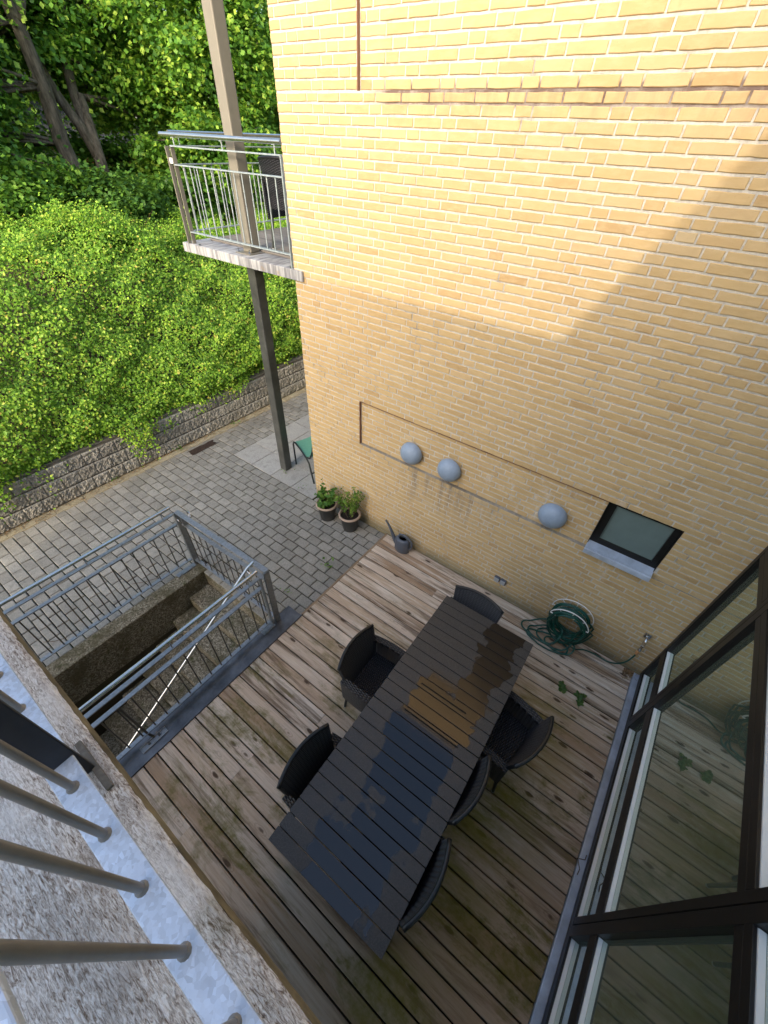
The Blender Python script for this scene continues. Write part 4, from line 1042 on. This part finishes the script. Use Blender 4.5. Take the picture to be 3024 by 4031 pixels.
dup(ch, (3.625, -2.36, 0), R(90 - 2), 'middle black wicker armchair pushed in on the glass side of the table')
dup(ch, (3.635, -2.99, 0), R(90 - 1), 'black wicker armchair pushed in on the glass side nearest the viewer')
b_ch = dup(ch, (-.60, .72, 3.229), R(8), 'black wicker armchair standing on the corner balcony behind its railing', 'none')
del b_ch['group']

# green sling chair by the house corner
gc_ = thing('sling_chair', 'dark framed garden chair with mint green sling seat behind the house corner', 'chair', (-.55, .45, ZG))
for dy in (0, .50):
    b = MB(); dx = .10 if dy else 0
    b.tube([(-.885 + dx, .406 + dy, ZG), (-.885 + dx, .40 + dy, .38), (-.86 + dx, .395 + dy, .435), (-.80 + dx, .375 + dy, .455), (-.62 + dx, .31 + dy, .44), (-.42 + dx, .235 + dy, .40), (-.34 + dx, .215 + dy, .33), (-.255 + dx, .20 + dy, ZG)], .014, 10)
    b.build('leg_frame', 'tube_dark', gc_, smooth=40)
    b = MB(); b.tube([(-.44 + dx, .24 + dy, .40), (-.30 + dx, .21 + dy, .45), (-.22 + dx, .20 + dy, .62), (-.16 + dx, .19 + dy, .88)], .013, 10); b.build('back_tube', 'tube_dark', gc_, smooth=40)
b = MB(); b.sheet(lambda u, v: (-.84 + .42 * u + .10 * v, .385 - .145 * u + .02 + .46 * v, .445 - .05 * u - .02 * math.sin(math.pi * v)), 6, 6, .006, .5, .5); b.build('seat', 'sling', gc_, smooth=50)
b = MB(); b.sheet(lambda u, v: (-.30 + .14 * u + .10 * v, .215 - .02 * u + .02 + .46 * v, .46 + .42 * u), 6, 6, .006, .5, .5); b.build('backrest', 'sling', gc_, smooth=50)
b = MB(); b.tube([(-.28, .20, .16), (-.18, .70, .16)], .01, 8); b.build('cross_bar', 'tube_dark', gc_, smooth=40)

# ================================================================== POTS, CAN, SMALL THINGS
def pot(label, c, seed, kind):
    t_ = thing('potted_plant', label, 'plant pot', (c[0], c[1], ZG), 0, 'potted plants by the brick wall')
    z = ZG
    b = MB(); b.lathe([(.098, z), (.105, z + .01), (.138, z + .20), (.143, z + .262), (.134, z + .262), (.128, z + .24)], 36, (c[0], c[1], 0), cap=False); b.build('pot', 'pot', t_, smooth=40)
    b = MB(); b.lathe([(.143, z + .2625), (.160, z + .268), (.162, z + .288), (.152, z + .299), (.138, z + .295), (.130, z + .270), (.133, z + .250)], 40, (c[0], c[1], 0), cap='none'); b.build('rim', 'rim', t_, smooth=60)
    rg = random.Random(seed); vs = [(c[0], c[1], z + .262)]; 
    for q in range(1, 5):
        for k in range(24): a = 2 * math.pi * k / 24; vs.append((c[0] + .1315 * q / 4 * math.cos(a), c[1] + .1315 * q / 4 * math.sin(a), z + .252 + rg.uniform(0, .012)))
    fs = [(0, 1 + k, 1 + (k + 1) % 24) for k in range(24)] + [(1 + 24 * q + k, 25 + 24 * q + k, 25 + 24 * q + (k + 1) % 24, 1 + 24 * q + (k + 1) % 24) for q in range(3) for k in range(24)]
    b = MB(); b.add(vs, fs); b.build('soil', 'soil', t_, smooth=True)
    rng = np.random.default_rng(seed); Ps = []; Ns = []; S = []; st_ = MB()
    nst = 13 if kind == 0 else 18
    for i in range(nst):
        a = rg.uniform(0, 6.28); h_ = rg.uniform(.14, .33) if kind == 0 else rg.uniform(.18, .50); sp_ = rg.uniform(.03, .17)
        p0 = Vector((c[0] + .05 * math.cos(a), c[1] + .05 * math.sin(a), z + .25)); p1 = p0 + Vector((math.cos(a) * sp_, min(math.sin(a) * sp_, .10), h_))
        pts = [p0.lerp(p1, t_2) + Vector((math.cos(a), math.sin(a), 0)) * .02 * math.sin(t_2 * 3.1) for t_2 in [j / 6 for j in range(7)]]
        st_.tube(pts, [.0035 - .0003 * j for j in range(7)], 5)
        nl = 11 if kind == 0 else 26
        for j in range(nl):
            t_2 = rg.uniform(.25, 1.0); q = p0.lerp(p1, t_2); aa = rg.uniform(0, 6.28); rr_ = rg.uniform(.015, .05 if kind == 0 else .03)
            Ps.append((q.x + rr_ * math.cos(aa), q.y + rr_ * math.sin(aa), q.z + rg.uniform(-.01, .02))); Ns.append((math.cos(aa) * .5, math.sin(aa) * .5, .8)); S.append(rg.uniform(.06, .11) if kind == 0 else rg.uniform(.03, .055))
    st_.build('stems', 'twig', t_)
    leaf_cloud('foliage', np.array(Ps), np.array(Ns), np.array(S), 'pleaf' if kind == 0 else 'pleaf2', t_, rng, .6, .3)
pot('charcoal pot with clay rim and broad-leaved plant, left of the two pots', (.478, -.262), 51, 0)
pot('charcoal pot with clay rim and taller small-leaved bush, right of the two pots', (.895, -.225), 52, 1)

wc = thing('watering_can', 'slate grey plastic watering can standing on the deck against the brick wall', 'watering can', (1.77, -.125, 0))
cx, cy = 1.77, -.13
b = MB(); b.lathe([(.088, .002), (.098, .012), (.10, .10), (.097, .20), (.090, .222), (.078, .232), (.050, .236), (.048, .215)], 36, (cx, cy, 0), 1.15, .78)
b.build('body', 'plastic_grey', wc, smooth=40)
b = MB(); b.lathe([(.0, .2165), (.052, .2165)], 24, (cx, cy, 0), 1.1, .78); b.build('opening', 'black', wc)
b = MB(); b.tube([(cx - .08, cy, .075), (cx - .125, cy, .12), (cx - .165, cy, .20), (cx - .215, cy, .30), (cx - .27, cy, .375), (cx - .30, cy, .405)], [.036, .031, .024, .018, .014, .013], 14); b.build('spout', 'plastic_grey', wc, smooth=40)
b = MB(); b.tube([(cx - .075, cy, .225), (cx - .05, cy, .285), (cx + .0, cy, .305), (cx + .07, cy, .295), (cx + .135, cy, .25), (cx + .155, cy, .18), (cx + .135, cy, .11), (cx + .10, cy, .09)], .0135, 12); b.build('handle', 'plastic_grey', wc, smooth=40)

def flat_leaves(name, label, cat, spots, mat, size, seed, z0, group=None, lobes=True):
    rg = random.Random(seed); t_ = MB()
    for (x, y) in spots:
        s = size * rg.uniform(.8, 1.2); ph2 = rg.uniform(0, 6.28); n = 26; ring = []
        for i in range(n):
            a = 2 * math.pi * i / n; r_ = s * (.62 + .38 * abs(math.cos(2.5 * a))) if lobes else s * (.5 + .5 * abs(math.cos(a))) * .8
            ring.append((x + r_ * math.cos(a + ph2), y + r_ * math.sin(a + ph2), z0 + .012 + .012 * math.sin(3 * a + ph2)))
        t_.add([(x, y, z0 + .008)] + ring, [(0, i + 1, (i + 1) % n + 1) for i in range(n)])
        t_.tube([(x, y, z0 + .009), (x + s * 1.5 * math.cos(ph2 + .2), y + s * 1.5 * math.sin(ph2 + .2), z0 + .006)], .002, 4)
    return tag(t_.build(name, mat), label, cat, group)
M['gleaf'] = leaf('fallen_green_leaf', [(0, (.045, .10, .025)), (1, (.07, .14, .035))], .1)
flat_leaves('fallen_leaf', 'green lobed leaf lying on the deck nearer the table', 'leaf', [(4.255, -.655), (4.275, -.70)], 'gleaf', .05, 1, 0)
flat_leaves('fallen_leaf', 'green lobed leaves lying on the deck nearer the glass front', 'leaf', [(4.435, -.665), (4.48, -.64), (4.47, -.73)], 'gleaf', .042, 2, 0)
rg = random.Random(77)
def weed(label, x, y, z, n, s, seed, mat='pleaf'):
    rg = random.Random(seed); t_ = thing('weed', label, 'weed', (x, y, z)); rng = np.random.default_rng(seed)
    P = np.stack([x + rng.normal(0, s, n), y + rng.normal(0, s, n), z + .02 + rng.random(n) * s], 1); N = np.stack([rng.normal(0, .4, n), rng.normal(0, .4, n), np.ones(n)], 1)
    leaf_cloud('leaves', P, N, rng.uniform(.5, 1.1, n) * s * .9, mat, t_, rng, .5, .3)
    b = MB()
    for i in range(5): b.tube([(x, y, z), (x + rg.uniform(-s, s), y + rg.uniform(-s, s), z + s)], .0015, 4)
    b.build('stalks', 'twig', t_)
weed('torn green sprig lying on the paving beside the deck edge', 1.12, -.98, ZG, 12, .08, 1)
weed('small weed in the paving joints beside the stair gate', 1.02, -1.62, ZG, 10, .035, 2)
weed('small weed growing at the foot of the steel column', -.82, .10, ZG, 9, .04, 3)
weed('small weed on the slabs between column and pots', -.30, -.02, ZG, 8, .04, 4)
weed('weed tuft at the foot of the retaining wall beside the mud patch', -2.80, -.62, ZG, 14, .06, 5)
weed('weed tuft at the foot of the retaining wall further from the viewer', -2.80, .55, ZG, 12, .06, 6)
weed('weed tuft at the foot of the retaining wall in dry leaves', -2.82, -1.75, ZG, 12, .05, 7)
# dry leaf litter along the wall foot: uncountable
n = 900; rng = np.random.default_rng(3)
yy = rng.uniform(-4, 1.5, n); P = np.stack([-2.86 + np.abs(rng.normal(0, .07, n)) * (1 + .8 * np.sin(yy * 2)), yy, np.full(n, ZG + .006) + rng.random(n) * .01], 1)
M['dry'] = leaf('dry_litter', [(0, (.16, .09, .04)), (.6, (.26, .16, .08)), (1, (.36, .27, .15))], .05)
tag(leaf_cloud('leaf_litter', P, np.tile([0, 0, 1.0], (n, 1)), rng.uniform(.015, .045, n), 'dry', None, rng, .3, .25), kind='stuff')
n = 130; P = np.stack([rng.uniform(4.75, 4.90, n), -.03 - np.abs(rng.normal(0, .06, n)), rng.uniform(.004, .02, n)], 1)
tag(leaf_cloud('corner_leaf_litter', P, np.tile([0, 0, 1.0], (n, 1)), rng.uniform(.015, .04, n), 'dry', None, rng, .5, .4), kind='stuff')
for i, (a, b_, lab) in enumerate([((4.85, -2.02, .026), (4.895, -1.96, .03), 'short dark twig on the zinc strip'), ((4.84, -2.02, .026), (4.87, -2.13, .028), 'longer dark twig on the zinc strip beside the short one'), ((-.62, -2.75, ZG + .01), (-.44, -2.48, ZG + .02), 'thin curved twig lying on the paving behind the stair railing'), ((-.62, -3.78, ZG + .01), (-.48, -3.60, ZG + .01), 'pale stick lying on the paving near the slab edge')]):
    tb_ = MB(); A = Vector(a); B = Vector(b_); tb_.tube([A, A.lerp(B, .5) + Vector((.02, -.01, .004)), B], .0035, 5); tag(tb_.build('twig', 'twig'), lab, 'twig')
